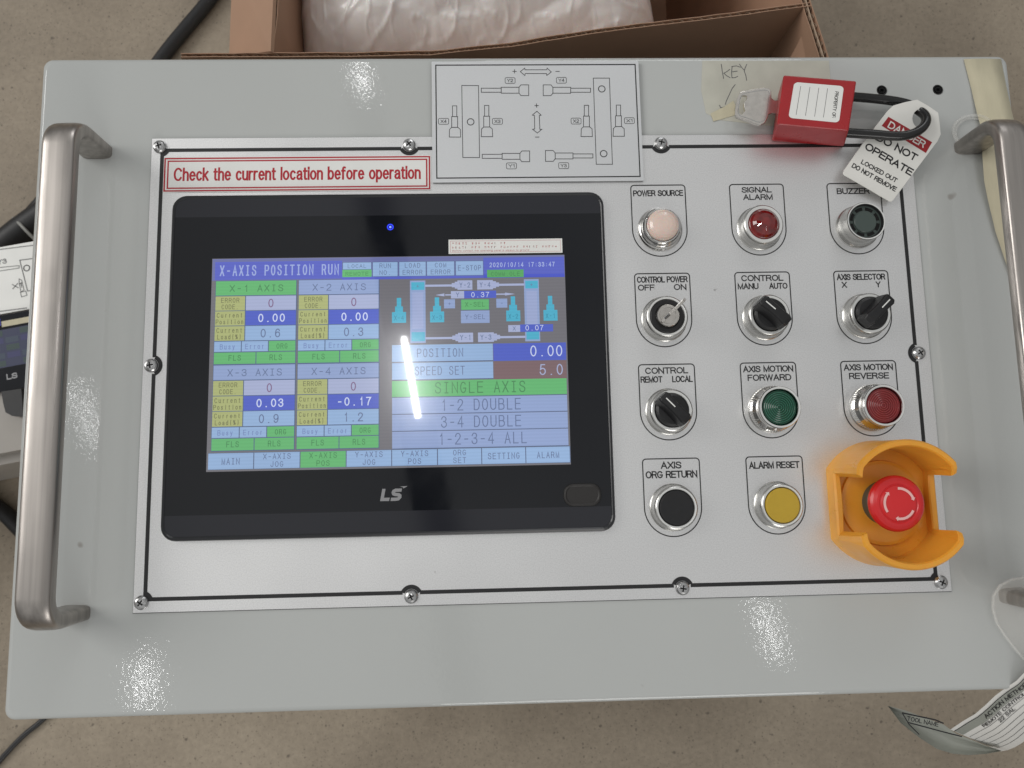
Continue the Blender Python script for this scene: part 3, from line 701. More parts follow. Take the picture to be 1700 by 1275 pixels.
# it stands proud over the plate and the painted top; a foam pad fills the gap behind
b.box(-42, 91, 158.2, 207, -.98, .04, m_greyink)
diag = b.build('diagram_plate', console, label='silver axis diagram plate at the top centre')
s = MB(); zz = 1.58
def D(u, v): return at(700 + u / 4.474, 80 + v / 4.474, 1.6)
q = [D(90, 100), D(1600, 100), D(1634, 967), D(94, 970)]
s.line([(-41.6, 206.4), (91.3, 206.4), (91.3, 128.2), (-41.6, 128.2)], .75, zz, m_ink, closed=True)
s.build('border_line', diag)
s = MB()
def P2(pts, w=.42, closed=True): s.line([D(*p) for p in pts], w, zz, m_greyink if w < .3 else m_ink, closed=closed)
def rc(u0, v0, u1, v1, w=.42, sk=0): P2([(u0, v0), (u1, v0), (u1 + sk, v1), (u0 + sk, v1)], w)
rc(298, 277, 422, 812, .42, 8); rc(1275, 222, 1395, 862, .42, 22)
for u, v in ((364, 547), (1338, 302), (1352, 783)):
    c = D(u, v); s.circ(c[0], c[1], 2.2, .55, zz, m_ink, 24)
for (u, v, k) in ((443, 312, 1), (450, 803, 1), (1255, 312, -1), (1272, 800, -1)):
    rc(u, v - 15, u + 148 * k, v + 15); rc(u + 148 * k, v - 22, u + 280 * k, v + 22)
    P2([(u + 280 * k, v - 22), (u + 295 * k, v - 40), (u + 352 * k, v - 40), (u + 352 * k, v + 40), (u + 295 * k, v + 40), (u + 280 * k, v + 22)])
for (u, v) in ((245, 428), (483, 425), (1224, 424), (1462, 422)):
    rc(u - 16, v, u + 16, v + 80); rc(u - 22, v + 80, u + 22, v + 160)
    P2([(u - 22, v + 160), (u - 38, v + 175), (u - 40, v + 232), (u + 44, v + 232), (u + 42, v + 175), (u + 24, v + 160)])
for t, u, v in (('X4', 163, 543), ('X3', 563, 543), ('X2', 1147, 541), ('X1', 1543, 538), ('Y2', 657, 240), ('Y4', 1038, 238), ('Y1', 667, 874), ('Y3', 1055, 872)):
    c = D(u, v); w, h = 3.3, 2.05
    s.line(rrect(c[0] - w, c[1] - h, c[0] + w, c[1] + h, .9, 4), .34, zz, m_ink, closed=True)
    s.ctext(t, c[0], c[1] - 1.15, 4.0, 2.3, zz, m_ink, .14)
P2([(733, 174), (765, 148), (768, 160), (930, 160), (932, 148), (963, 176), (930, 202), (928, 188), (770, 188), (766, 202)])
P2([(856, 468), (888, 497), (874, 500), (878, 602), (892, 602), (860, 630), (824, 602), (840, 600), (838, 500), (822, 497)])
def sym(u, v, plus):
    c = D(u, v); s.rect(c[0] - 1.4, c[1] - .22, c[0] + 1.4, c[1] + .22, zz, m_ink)
    if plus: s.rect(c[0] - .22, c[1] - 1.4, c[0] + .22, c[1] + 1.4, zz + .01, m_ink)
sym(690, 172, 1); sym(1010, 172, 0); sym(854, 426, 1); sym(858, 660, 0)
s.build('axis_drawing', diag)

# ---- warning sticker
b = MB(); b.prism([(-217.4, 120.6), (-45.6, 120.6), (-45.6, 144.4), (-217.4, 144.4)], .02, .35, m_white)
wst = b.build('warning_sticker', console, label='white sticker with red double frame reading Check the current location before operation')
s = MB()
s.line([(-216.6, 143.4), (-46.4, 143.4), (-46.4, 121.6), (-216.6, 121.6)], .95, .42, m_inkr, closed=True)
s.line([(-214.6, 141.6), (-48.2, 141.6), (-48.2, 123.4), (-214.6, 123.4)], .9, .42, m_inkr, closed=True)
s.text('Check the current location before operation', -210.9, 128.2, 158.8, 9.0, .42, m_inkr, .138, gap=.25)
s.build('lettering', wst)

# ---- touch screen unit
HX0, HX1, HY0, HY1 = -209.6, 66.2, -99.8, 117.0
b = MB()
rg = [(0, 0.02, 9), (0, 3.6, 9), (.5, 4.6, 9), (1.6, 5.2, 8)]
b.loft([lift(rrect(HX0 + i, HY0 + i, HX1 - i, HY1 - i, r), z_) for i, z_, r in rg], m_bezel, cap1=False)
ins = 1.6; inner = rrect(HX0 + ins, HY0 + ins, HX1 - ins, HY1 - ins, 8)
inn2 = rrect(HX0 + 2.6, HY0 + 2.6, HX1 - 2.6, HY1 - 2.6, 7)
b.loft([lift(inner, 5.2), lift(inn2, 4.5)], m_bezel, cap1=False)
ts = b.build('touch_screen', console, label='black framed touch screen unit with lit colour display')
# front: upper and lower band lean back a little, the middle is a flat sheet
YB0, YB1 = -84.6, 102.2
s = MB(); s.poly([p for p in inn2 if True], 4.50, m_bezel); s.build('bezel_back', ts)
top = [p for p in inn2 if p[1] > YB1]; top_z = lambda y_: 4.62 + (HY1 - 2.6 - y_) / (HY1 - 2.6 - YB1) * .38
bot = [p for p in inn2 if p[1] < YB0]; bot_z = lambda y_: 4.62 + (y_ - HY0 - 2.6) / (YB0 - HY0 - 2.6) * .38
s = MB(); tp = [(HX1 - 2.6, YB1)] + top + [(HX0 + 2.6, YB1)]
s.add([(a, c, top_z(c)) for a, c in tp], [tuple(range(len(tp)))], m_strip); s.build('upper_band', ts)
s = MB(); tp = [(HX0 + 2.6, YB0)] + bot + [(HX1 - 2.6, YB0)]
s.add([(a, c, bot_z(c)) for a, c in tp], [tuple(range(len(tp)))], m_strip); s.build('lower_band', ts)
s = MB(); s.rect(HX0 + 2.6, YB0, HX1 - 2.6, YB1, 5.0, m_glossblack); s.build('front_film', ts)

# display: flat picture of the terminal, 800 x 480 units
c_bg = emi('lcd_grey', (105, 103, 108)); c_bar = emi('lcd_title_blue', (76, 88, 196)); c_band = emi('lcd_band', (98, 104, 160))
c_lb = emi('lcd_pale_blue', (146, 180, 222)); c_lv = emi('lcd_lavender', (142, 163, 208)); c_bl = emi('lcd_blue', (66, 86, 198))
c_gr = emi('lcd_green', (90, 184, 104)); c_gr2 = emi('lcd_green_deep', (76, 168, 84)); c_ye = emi('lcd_olive_yellow', (174, 181, 110)); c_cy = emi('lcd_cyan', (62, 176, 206))
c_br = emi('lcd_brown', (118, 90, 92)); c_tx = emi('lcd_text', (92, 110, 148)); c_tg = emi('lcd_text_green', (58, 128, 72)); c_ty = emi('lcd_text_olive', (104, 106, 66))
c_wh = emi('lcd_text_pale', (176, 192, 238)); c_ln = emi('lcd_line', (72, 92, 128)); c_pw = emi('lcd_pale', (168, 178, 214)); c_lw = emi('lcd_text_white', (210, 220, 250))
SX0, SY1, KX, KY = -182.7, 74.64, 222 / 800, 133 / 480
s = MB()
def X(a): return SX0 + a * KX
def Y(c): return SY1 - c * KY
Z0 = 5.06
def r_(a, c, d, e, m_, lv=1): s.rect(X(a), Y(e), X(d), Y(c), Z0 + .05 * lv, m_)
def box_(a, c, d, e, m_, lv=1):  # cell with a dark outline
    r_(a, c, d, e, c_ln, lv); r_(a + 1, c + 1, d - 1, e - 1, m_, lv + 1)
def T(t, a, c, w, cap, m_, bold=None, lv=4, fill=.74): s.mono(t, X(a), Y(c), w * KX, cap * KY, Z0 + .05 * lv, m_, bold, fill)
def TC(t, a, d, c, cw, cap, m_, bold=None, fill=.74): T(t, (a + d) / 2 - cw * len(t) / 2, c, cw * len(t), cap, m_, bold, 4, fill)
r_(-1, -1, 801, 481, c_bg, 0)
r_(0, 0, 800, 51, c_band); r_(6, 7, 292, 49, c_bar, 2); r_(292, 44, 800, 52, c_bar, 2); r_(614, 4, 800, 52, c_bar, 2)
T('X-AXIS POSITION RUN', 15, 40, 272, 25, emi('lcd_title_text', (156, 172, 226)), .12, 5, .72)
box_(293, 11, 359, 29, c_lb, 3); r_(293, 29, 359, 46, c_gr, 4)
s2 = 5
def small(t, a, d, c, m_=c_tx, cw=8.2, cap=9): s.mono(t, X((a + d) / 2 - cw * len(t) / 2), Y(c), cw * len(t) * KX, cap * KY, Z0 + .34, m_, None, .74)
small('LOCAL', 293, 359, 25, c_tx, 9); small('REMOTE', 293, 359, 43, c_tg, 9)
for a, d, t in ((361, 419, ('RUN', 'NO.')), (421, 483, ('LOAD', 'ERROR')), (484, 548, ('COM', 'ERROR')), (550, 614, ('E-STOP',))):
    box_(a, 11, d, 46, c_lb, 3)
    if len(t) == 2: small(t[0], a, d, 26, c_tx, 9.5, 11); small(t[1], a, d, 42, c_tx, 9.5, 11)
    else: small(t[0], a, d, 34, c_tx, 9.2, 12)
T('2020/10/14 17:33:47', 627, 27, 152, 11, c_wh, .13, 4)
r_(622, 33, 706, 51, c_gr2, 3); small('COMM.OLE', 624, 704, 48, c_tg, 8.5, 10)
# four axis blocks
def block(a, c, t, v1, v2, v3, hl):
    w = 182
    r_(a - 1, c - 1, a + w, c + 192, c_ln, 1)
    r_(a, c, a + w - 2, c + 33, c_gr if hl else c_lv, 2); TC(t, a, a + w, c + 25, 15.5, 16, c_tg if hl else c_tx)
    for i, (l1, l2, v, cm, tm) in enumerate((('ERROR', 'CODE.', v1, c_pw, emi('lcd_rose_text', (122, 88, 128)) if i0 else c_tx), ('Current', 'Position', v2, c_bl, c_lw), ('Current', 'Load(%)', v3, c_lb, c_tx)) if (i0 := True) else ()):
        y0 = c + 35 + i * 34.5
        r_(a, y0, a + 66, y0 + 33, c_ye, 2); r_(a + 68, y0, a + w - 2, y0 + 33, cm, 2)
        small(l1, a, a + 66, y0 + 15, c_ty, 8.6, 11); small(l2, a, a + 66, y0 + 30, c_ty, 8.0, 11)
        if v.startswith('-') or v == '0.00' or v == '0.03' : TC(v, a + 72, a + w - 2, y0 + 26, 16, 19, tm, .135)
        else: TC(v, a + 68, a + w - 2, y0 + 27, 16, 20, tm)
    y0 = c + 139
    for (p, q_, t_, g) in ((0, 59, 'Busy', 0), (61, 119, 'Error', 0), (121, w - 2, 'ORG', 1)):
        r_(a + p, y0, a + q_, y0 + 23, c_gr if g else c_lb, 2); small(t_, a + p, a + q_, y0 + 18, c_tg if g else emi('lcd_faint_text', (112, 132, 184)), 9, 12)
    for (p, q_, t_) in ((0, 92, 'FLS'), (94, w - 2, 'RLS')):
        r_(a + p, y0 + 25, a + q_, y0 + 51, c_gr, 2); small(t_, a + p, a + q_, y0 + 44, c_tg, 10, 13)
block(9, 52, 'X-1 AXIS', '0', '0.00', '0.6', 1); block(195, 52, 'X-2 AXIS', '0', '0.00', '0.3', 0)
block(9, 245, 'X-3 AXIS', '0', '0.03', '0.9', 0); block(195, 245, 'X-4 AXIS', '0', '-0.17', '1.2', 0)
# machine picture
for a, d in ((446, 481), (706, 740)):
    r_(a, 56, d, 201, c_lv, 1)
    r_(a + 5, 84, d - 5, 168, emi('lcd_rail', (156, 170, 212)), 2)
    r_(a + 3, 60, d - 2, 78, c_cy, 3); r_(a + 3, 176, d - 2, 197, c_cy, 3); small('+', a, d, 74, c_tx, 10, 9)
for (y0, n1, n2) in ((57, 'Y-2', 'Y-4'), (179, 'Y-1', 'Y-3')):
    r_(481, y0 + 9, 541, y0 + 14, c_pw, 2); r_(648, y0 + 9, 706, y0 + 14, c_pw, 2)
    for (a, d, e_) in ((541, 556, 6), (634, 649, 6), (548, 556, 3), (634, 642, 3)): r_(a, y0 + e_, d, y0 + 22 - e_, c_pw, 2)
    r_(554, y0, 588, y0 + 22, c_pw, 3); r_(599, y0, 635, y0 + 22, c_pw, 3); small(n1, 556, 586, y0 + 17, c_tx, 9, 12); small(n2, 601, 633, y0 + 17, c_tx, 9, 12)
for a, t_ in ((421, 'X-4'), (507, 'X-3'), (680, 'X-2'), (765, 'X-1')):
    r_(a - 5, 96, a + 5, 118, c_cy, 2); r_(a - 9, 116, a + 9, 130, c_cy, 3); r_(a - 16, 129, a + 16, 154, c_cy, 2); small(t_, a - 16, a + 16, 148, emi('lcd_teal', (40, 132, 160)), 8, 11)
r_(526, 89, 540, 92, c_pw, 2); r_(642, 89, 662, 92, c_pw, 2)
s.poly([(X(504), Y(90.5)), (X(524), Y(87)), (X(524), Y(94))], Z0 + .2, c_pw); s.poly([(X(685), Y(90.5)), (X(662), Y(87)), (X(662), Y(94))], Z0 + .2, c_pw)
r_(539, 82, 569, 99, c_pw, 3); small('Y', 540, 568, 96, c_tx, 10, 11); r_(569, 82, 642, 99, c_bl, 3); TC('0.37', 575, 636, 97, 11, 12, c_lw)
r_(523, 101, 548, 122, c_lv, 3); small('+', 523, 548, 116, c_tx, 9, 9); r_(642, 101, 667, 122, c_lv, 3); small('-', 642, 667, 116, c_tx, 9, 9)
box_(561, 101, 626, 127, c_gr, 3); small('X-SEL', 561, 626, 119, c_tg, 9.5, 11); r_(561, 128, 626, 157, c_lv, 3); small('Y-SEL', 561, 626, 148, c_tx, 9.5, 11)
r_(668, 163, 695, 179, c_pw, 3); small('X', 668, 695, 176, c_tx, 9, 10); r_(695, 162, 770, 179, c_bl, 4); small('0.07', 700, 755, 176, c_lw, 11, 12)
# right-hand menu
def row(a, c, d, e, m_, t=None, cw=20, cap=24, tm=None, dy=8, cx=None):
    r_(a, c, d, e + 1.5, c_ln, 2); r_(a, c, d, e, m_, 3)
    if t:
        mid = cx or (a + d) / 2; s.mono(t, X(mid - cw * len(t) / 2), Y(e - dy), cw * len(t) * KX, cap * KY, Z0 + .3, tm or c_tx, .09, .74)
row(405, 205, 632, 243, c_lb, 'POSITION', 13.4, 20, None, 9, 513); row(405, 246, 632, 284, c_lb, 'SPEED SET', 12.8, 20, None, 9, 512)
r_(633, 205, 798, 245, c_bl, 3); r_(633, 246, 798, 287, c_br, 3)
s.mono('0.00', X(714), Y(236), 78 * KX, 25 * KY, Z0 + .3, c_lw, .10, .74); s.mono('5.0', X(734), Y(279), 58 * KX, 25 * KY, Z0 + .3, c_pw, .10, .74)
row(405, 287, 797, 323, c_gr, 'SINGLE AXIS', 18.9, 26, c_tg, 6, 602)
row(405, 325, 797, 361, c_lv, '1-2 DOUBLE', 18.4, 26, None, 5, 603); row(405, 363, 797, 399, c_lv, '3-4 DOUBLE', 18.4, 26, None, 5, 603)
row(405, 401, 797, 438, c_lv, '1-2-3-4 ALL', 18.4, 26, None, 6, 606)
for k, (a, d, t1, t2) in enumerate(((3, 101, 'MAIN', None), (103, 202, 'X-AXIS', 'JOG'), (204, 303, 'X-AXIS', 'POS'), (305, 403, 'Y-AXIS', 'JOG'), (405, 504, 'Y-AXIS', 'POS'), (506, 602, 'ORG', 'SET'), (604, 700, 'SETTING', None), (702, 799, 'ALARM', None))):
    r_(a, 440, d + 1.5, 477, c_ln, 2); r_(a, 441, d, 476, c_gr if k == 2 else c_lb, 3)
    if t2: small(t1, a, d, 456, c_tg if k == 2 else c_tx, 10.5, 12.5); small(t2, a, d, 473, c_tg if k == 2 else c_tx, 10.5, 12.5)
    else: small(t1, a, d, 466, c_tx, 10.5, 14)
s.build('display', ts, label='lit display titled X-AXIS POSITION RUN')
# power led, logo, cover, notice
s = MB(); x, y = at(648, 377, 5); s.circ(x, y, 1.75, .8, 5.08, m_led, 20); s.disc(x, y, .75, 5.09, m_ledr, 16); s.build('power_light', ts)
s = MB(); x, y = at(631, 832, 5)
fr = lambda u, v: (x + u, y + v, 5.08)
def shp(pts): s.poly([(x + u + v * .18, y + v) for u, v in pts], 5.08, m_logo)
for pl in ([(1.0, 7.4), (1.0, 1.0), (5.5, 1.0)], [(12.0, 6.4), (8.2, 6.4), (7.3, 5.9), (7.1, 5.2), (7.5, 4.3), (8.4, 3.9), (10.6, 3.6), (11.5, 3.0), (11.6, 2.1), (10.9, 1.2), (9.8, .95), (6.3, .95)]):
    n0 = len(s.v); s.line(pl, 2.0, 5.08, m_logo)
    for i in range(n0, len(s.v)): s.v[i] = (x + s.v[i][0] + s.v[i][1] * .18, y + s.v[i][1], 5.08)
shp([(10.6, 8.6), (15.2, 8.8), (12.8, 7.3), (12.6, 8.0)])
s.build('maker_logo', ts)
s = MB(); x0, y1 = at(936, 804, 6); x1, y0 = at(998, 839, 6)
s.loft([lift(rrect(x0 - .3, y0 - .3, x1 + .3, y1 + .3, 6), 5.02), lift(rrect(x0, y0, x1, y1, 6), 5.9), lift(rrect(x0 + .9, y0 + .9, x1 - .9, y1 - .9, 5.3), 6.2), lift(rrect(x0 + 1.6, y0 + 1.6, x1 - 1.6, y1 - 1.6, 4.8), 5.7)], m_usb)
s.build('port_cover', ts)
s = MB(); x0, x1, y0, y1 = -34.3, 38.4, 76.2, 85.6
s.prism([(x0, y0), (x1, y0), (x1, y1), (x0, y1)], 5.02, 5.2, m_white)
nt_ = s.build('notice_strip', ts, label='narrow white notice strip with faint red print above the display')
s = MB(); s.line([(x0 + 1.2, y0 + 1), (x1 - 1.2, y0 + 1), (x1 - 1.2, y1 - 1), (x0 + 1.2, y1 - 1)], .16, 5.24, m_inkpale, closed=True)
rr_ = random.Random(3)
for (yy, n_, pitch) in ((82.3, 17, 2.05), (79.7, 33, 2.05)):
    for i in range(n_):
        if i in (5, 9, 14, 21, 27): continue
        a = x0 + 2.3 + i * pitch
        for k in range(3):
            u, v = rr_.uniform(0, 1.0), rr_.uniform(0, 1.3)
            if rr_.random() < .5: s.rect(a + u * .3, yy + v, a + u * .3 + 1.0, yy + v + .2, 5.24, m_inkpale)
            else: s.rect(a + u, yy, a + u + .2, yy + 1.4, 5.24, m_inkpale)
s.text('Before contact the operating panel is always to ground', x0 + 2.3, 77.7, 49, 1.1, 5.24, m_inkpale, .1)
s.build('fine_print', nt_)

# ---- handles: flat-oval stainless bars
def handle(cx, y0, y1, label):
    s = MB(); H = 40.0; rb = 15.0; path = []
    path.append((y0, -1.0)); path.append((y0, H - rb))
    for i in range(1, 9):
        a = R(180 - 90 * i / 8); path.append((y0 + rb + rb * math.cos(a), H - rb + rb * math.sin(a)))
    for k in range(1, 8): path.append((y0 + rb + (y1 - y0 - 2 * rb) * k / 8, H))
    for i in range(0, 9):
        a = R(90 - 90 * i / 8); path.append((y1 - rb + rb * math.cos(a), H - rb + rb * math.sin(a)))
    path.append((y1, -1.0))
    A, B = 9.8, 4.9; n = 36; rings = []
    for i, (yy, zz_) in enumerate(path):
        p0 = path[max(0, i - 1)]; p1 = path[min(len(path) - 1, i + 1)]
        d = np.array([p1[0] - p0[0], p1[1] - p0[1]]); d = d / np.hypot(*d); nn = (-d[1], d[0])
        ring_ = []
        for k in range(n):
            t = 2 * math.pi * k / n; c_, q_ = math.cos(t), math.sin(t)
            u = A * math.copysign(abs(c_) ** .55, c_); v = B * math.copysign(abs(q_) ** .50, q_)
            ring_.append((cx + u, yy + nn[0] * v, zz_ + nn[1] * v))
        rings.append(ring_[::-1])
    s.loft(rings, m_steel, cap0=True, cap1=True, smooth=True)
    return s.build('handle', console, label=label)
handle(-261.0, -141.0, 149.0, 'left brushed steel handle')
handle(314.5, -145.5, 147.5, 'right brushed steel handle with tape under it')

# ---- tape on the painted top
s = MB(); tp = [at(1166, 101, -1), at(1376, 101, -1), at(1380, 150, -1), at(1330, 214, -1), at(1250, 206, -1), at(1192, 199, -1), at(1172, 188, -1), at(1164, 150, -1)]
s.prism(tp, -.99, -.82, m_tape2)
t1 = s.build('masking_tape', console, label='thin piece of masking tape with KEY handwritten on it')
s = MB()
def K5(u, v): return at(1140 + u / 6.07, 90 + v / 6.07, -.8)
for st in ([(348, 98), (358, 170), (372, 247)], [(436, 152), (400, 178), (374, 192), (400, 215), (440, 238)], [(458, 122), (452, 180), (456, 240)], [(452, 124), (500, 118), (545, 132)], [(456, 178), (512, 170)], [(456, 238), (488, 236), (516, 222)],
           [(530, 98), (552, 130), (578, 160)], [(606, 100), (588, 140), (580, 170), (596, 215), (604, 266)], [(490, 305), (458, 345), (428, 410), (400, 470), (388, 508)], [(330, 512), (342, 540), (368, 536), (400, 522)]):
    s.line([K5(*p) for p in st], .5, -.74, m_greyink)
s.build('handwriting', t1)
s = MB(); tp = [K5(240, 600), K5(268, 678), K5(350, 655), K5(480, 615), K5(500, 545), K5(470, 470), K5(380, 530)]
s.prism(tp, -.80, -.45, m_tape); s.build('tape_scrap', console, label='small pale torn scrap of tape below the handwritten KEY')
s = MB()
Lp = [(1600, 98, -.3), (1612, 145, -.3), (1623, 192, 1), (1633, 225, 2), (1631, 256, 4), (1634, 300, 3), (1640, 331, 1.5), (1653, 385, 1), (1668, 430, .5), (1682, 468, .5), (1692, 505, .3)]
Rp = [(1662, 98, -.3), (1670, 140, 0), (1680, 186, 2), (1690, 225, 2), (1696, 256, 5), (1701, 300, 3), (1705, 331, 2), (1708, 385, 1), (1710, 430, .5), (1712, 468, .5), (1714, 505, .3)]
vs = []; fs = []
for (a, c_) in zip(Lp, Rp):
    A3, B3 = np.array(at3(*a)), np.array(at3(*c_))
    for k in range(4):
        p = A3 + (B3 - A3) * k / 3; vs.append((p[0], p[1], p[2] + (.5 if k in (1, 2) else 0)))
for i in range(len(Lp) - 1):
    for k in range(3): fs.append((i * 4 + k, (i + 1) * 4 + k, (i + 1) * 4 + k + 1, i * 4 + k + 1))
s.add(vs, fs, m_tape, True)
s.build('masking_tape', console, label='cream masking tape strip running under the right handle', solid=.2)

# ------------------------------------------------------------------ clear loops on the right handle
s = MB(); c = np.array(at(1618, 221, 1.5)); pts = [(c[0] + 14.2 * math.cos(R(a)), c[1] + 12.6 * math.sin(R(a)), 1.2 + .8 * math.sin(R(a * 2))) for a in range(0, 360, 12)]
s.tube(pts, 1.15, m_clear, 10, closed=True)
pts = [(c[0] + 12.3 * math.cos(R(a)), c[1] + 10.8 * math.sin(R(a)), .7) for a in range(0, 360, 12)]
s.tube(pts, .6, m_clear, 8, closed=True)
tag(s.build('plastic_loop'), 'small clear plastic ring round the upper foot of the right handle', 'plastic ring')
s = MB()
px = [(1745, 965, 12), (1712, 958, 10), (1680, 962, 8), (1660, 972, 6), (1649, 990, 4), (1648, 1010, 3), (1655, 1035, 2), (1668, 1055, 2), (1685, 1077, 2), (1705, 1100, 1), (1730, 1125, 0)]
rim = [np.array(at3(*p)) for p in px]
s.tube([tuple(p) for p in rim], .95, m_clear, 10)
ctr = np.array(at3(1735, 1030, 10)); vs = [tuple(p) for p in rim]; n0 = len(vs); vs += [tuple(p * .55 + ctr * .45) for p in rim] + [tuple(ctr)]
fs = [(i, i + 1, n0 + i + 1, n0 + i) for i in range(n0 - 1)] + [(n0 + i, n0 + i + 1, 2 * n0) for i in range(n0 - 1)]
s.add(vs, fs, m_clear2, True)
tag(s.build('plastic_sleeve'), 'clear plastic sleeve hooked round the lower foot of the right handle', 'plastic sleeve')

# ------------------------------------------------------------------ curled paper label, bottom right
pt = thing('paper_label', at3(1600, 1180, -60), 'curled printed paper label hanging past the lower right corner of the console', 'paper label')
s = MB()
def B6(u, v, z_): return at3(1560 + u / 8.5, 1110 + v / 8.5, z_)
E1 = [(150, 860), (330, 740), (500, 640), (640, 520), (780, 385), (930, 270), (1080, 175), (1190, 60), (1400, -150)]
E2 = [(860, 1168), (960, 1150), (1060, 1110), (1160, 1050), (1260, 970), (1380, 860), (1500, 740), (1600, 640), (1800, 420)]
zz1 = [-40, -30, -22, -14, -8, -3, 2, 5, 8]
K = 8; grid = []
for (a, c_, z_) in zip(E1, E2, zz1):
    row_ = []
    for k in range(K + 1):
        t = k / K; row_.append(B6(a[0] * (1 - t) + c_[0] * t, a[1] * (1 - t) + c_[1] * t, z_ - 14 * t + 7 * math.sin(math.pi * t)))
    grid.append(row_)
nC = K + 1; fs = [(i * nC + k, (i + 1) * nC + k, (i + 1) * nC + k + 1, i * nC + k + 1) for i in range(len(grid) - 1) for k in range(K)]
s.add([p for r0 in grid for p in r0], fs, m_paper, True)
s.build('front_side', pt)
def G(i, t, dz=.5):
    """point on the sheet: i along (0..8), t across (0..1)"""
    i = max(0, min(len(grid) - 1.001, i)); t = max(0, min(.9999, t)); a = int(i); fa = i - a; k = int(t * K); fk = t * K - k
    p = [np.array(grid[a][k]) * (1 - fk) + np.array(grid[a][k + 1]) * fk, np.array(grid[a + 1][k]) * (1 - fk) + np.array(grid[a + 1][k + 1]) * fk]
    q_ = p[0] * (1 - fa) + p[1] * fa; d = CAMC - q_; d = d / np.linalg.norm(d); q_ = q_ + d * dz
    return tuple(q_)
s = MB(); mband = mat('grey_band_print', (.26, .27, .24), rough=.5)
def strip(i0, i1, t0, t1, m_, dz, n=24):
    vs = []; 
    for k in range(n + 1):
        i = i0 + (i1 - i0) * k / n; vs += [G(i, t0, dz), G(i, t1, dz)]
    s.add(vs, [(2 * k, 2 * k + 2, 2 * k + 3, 2 * k + 1) for k in range(n)], m_)
strip(.02, 7.8, .09, .25, mband, .4)
strip(.0, 7.8, .075, .09, m_ink, .45)
for t_ in (.36, .47, .58, .68, .78, .87): strip(.1, 7.8, t_, t_ + .008, m_greyink, .4)
def stx(t, i0, i1, tb, ht, m_):
    W_ = 10.0 * len(t); s.text(t, 0, 0, W_, 14.0, 0, m_, .15, frame=lambda a, c: G(i0 + (i1 - i0) * a / W_, tb - c / 14.0 * ht, .8))
stx('ACTION METHOD', 2.3, 6.6, .215, .085, m_ink); stx('REMOTE CONTROL', 1.6, 6.0, .335, .07, m_ink); stx('22 SAL', 2.9, 4.6, .445, .07, m_ink)
s.build('print', pt)
# back side of the strip, curled under and forward
s = MB()
def C7(u, v, z_): return at3(1440 + u / 3.807, 940 + v / 3.807, z_)
T1 = [(130, 882), (250, 915), (370, 960), (480, 1000), (560, 1058), (640, 1090), (750, 1135), (845, 1166)]
T2 = [(132, 886), (210, 990), (330, 1085), (440, 1155), (540, 1185), (640, 1194), (750, 1186), (848, 1168)]
g2 = []
for i, (a, c_) in enumerate(zip(T1, T2)):
    row_ = []
    for k in range(6):
        t = k / 5; row_.append(C7(a[0] * (1 - t) + c_[0] * t, a[1] * (1 - t) + c_[1] * t, -46 - 8 * math.sin(math.pi * t) + 1.5 * i))
    g2.append(row_)
s.add([p for r0 in g2 for p in r0], [(i * 6 + k, i * 6 + k + 1, (i + 1) * 6 + k + 1, (i + 1) * 6 + k) for i in range(7) for k in range(5)], m_paper2, True)
s.build('back_side', pt)
s = MB()
s.line([C7(u, v, -30)[:2] for u, v in ((222, 928), (430, 972), (485, 995))], .9, -30.5, m_ink)
s.line([C7(u, v, -30)[:2] for u, v in ((222, 928), (265, 1000), (330, 1065))], .7, -30.4, m_ink)
s.line([C7(u, v, -30)[:2] for u, v in ((258, 988), (360, 1015), (470, 1045), (600, 1078))], .8, -30.3, m_ink)
o0 = np.array(C7(250, 975, -30)); o1 = np.array(C7(448, 1015, -30)); ex = (o1 - o0) / np.linalg.norm(o1 - o0); ey = np.array([-ex[1], ex[0], 0])
s.text('TOOL NAME', 0, 0, float(np.linalg.norm(o1 - o0)), 2.8, 0, m_ink, .17, frame=lambda a, c_: tuple(o0 + ex * a + ey * c_))
s.build('print', pt)

# ------------------------------------------------------------------ padlock, key and danger tag
lk = thing('padlock', at3(1345, 190, 0), 'red safety padlock with long black shackle lying on the console', 'padlock')
T4 = [at(1301, 124, 25), at(1422, 134, 25), at(1409, 217, 25), at(1290, 206, 25)]
Bf = [at(1401, 244, .3), at(1281, 235, .3)]
dx = (T4[3][0] - T4[0][0], T4[3][1] - T4[0][1]); dx2 = (T4[2][0] - T4[1][0], T4[2][1] - T4[1][1])
B4 = [(Bf[1][0] - dx[0], Bf[1][1] - dx[1]), (Bf[0][0] - dx2[0], Bf[0][1] - dx2[1]), Bf[0], Bf[1]]
s = MB(); vs = [(*p, .3) for p in B4] + [(*p, 25) for p in T4]
s.add(vs, [(0, 1, 2, 3), (7, 6, 5, 4), (4, 5, 1, 0), (5, 6, 2, 1), (6, 7, 3, 2), (7, 4, 0, 3)], m_lock)
lbody = s.build('lock_body', lk, bevel=(1.1, 3))
s = MB(); e1 = (np.array(T4[1]) - np.array(T4[0])); e1 = e1 / np.hypot(*e1); e2 = np.array([-e1[1], e1[0]])
LQ = [at(1140 + u / 6.07, 90 + v / 6.07, 25.2) for u, v in ((1085, 280), (1585, 322), (1535, 690), (1025, 640))]
def lerp4(u, v):
    q_ = [np.array(p) for p in LQ]; a = q_[3] * (1 - u) + q_[2] * u; c_ = q_[0] * (1 - u) + q_[1] * u; return tuple(a * (1 - v) + c_ * v)
rp = rrect(0, 0, 1, 1, .09, 5)
s.prism([lerp4(*p) for p in rp], 25.03, 25.2, m_white)
lb = s.build('property_label', lk, label='white label with four ruled lines reading PROPERTY OF')
s = MB()
for u in (.14, .325, .505, .68): s.line([lerp4(u, .10), lerp4(u, .9)], .28, 25.26, m_greyink)
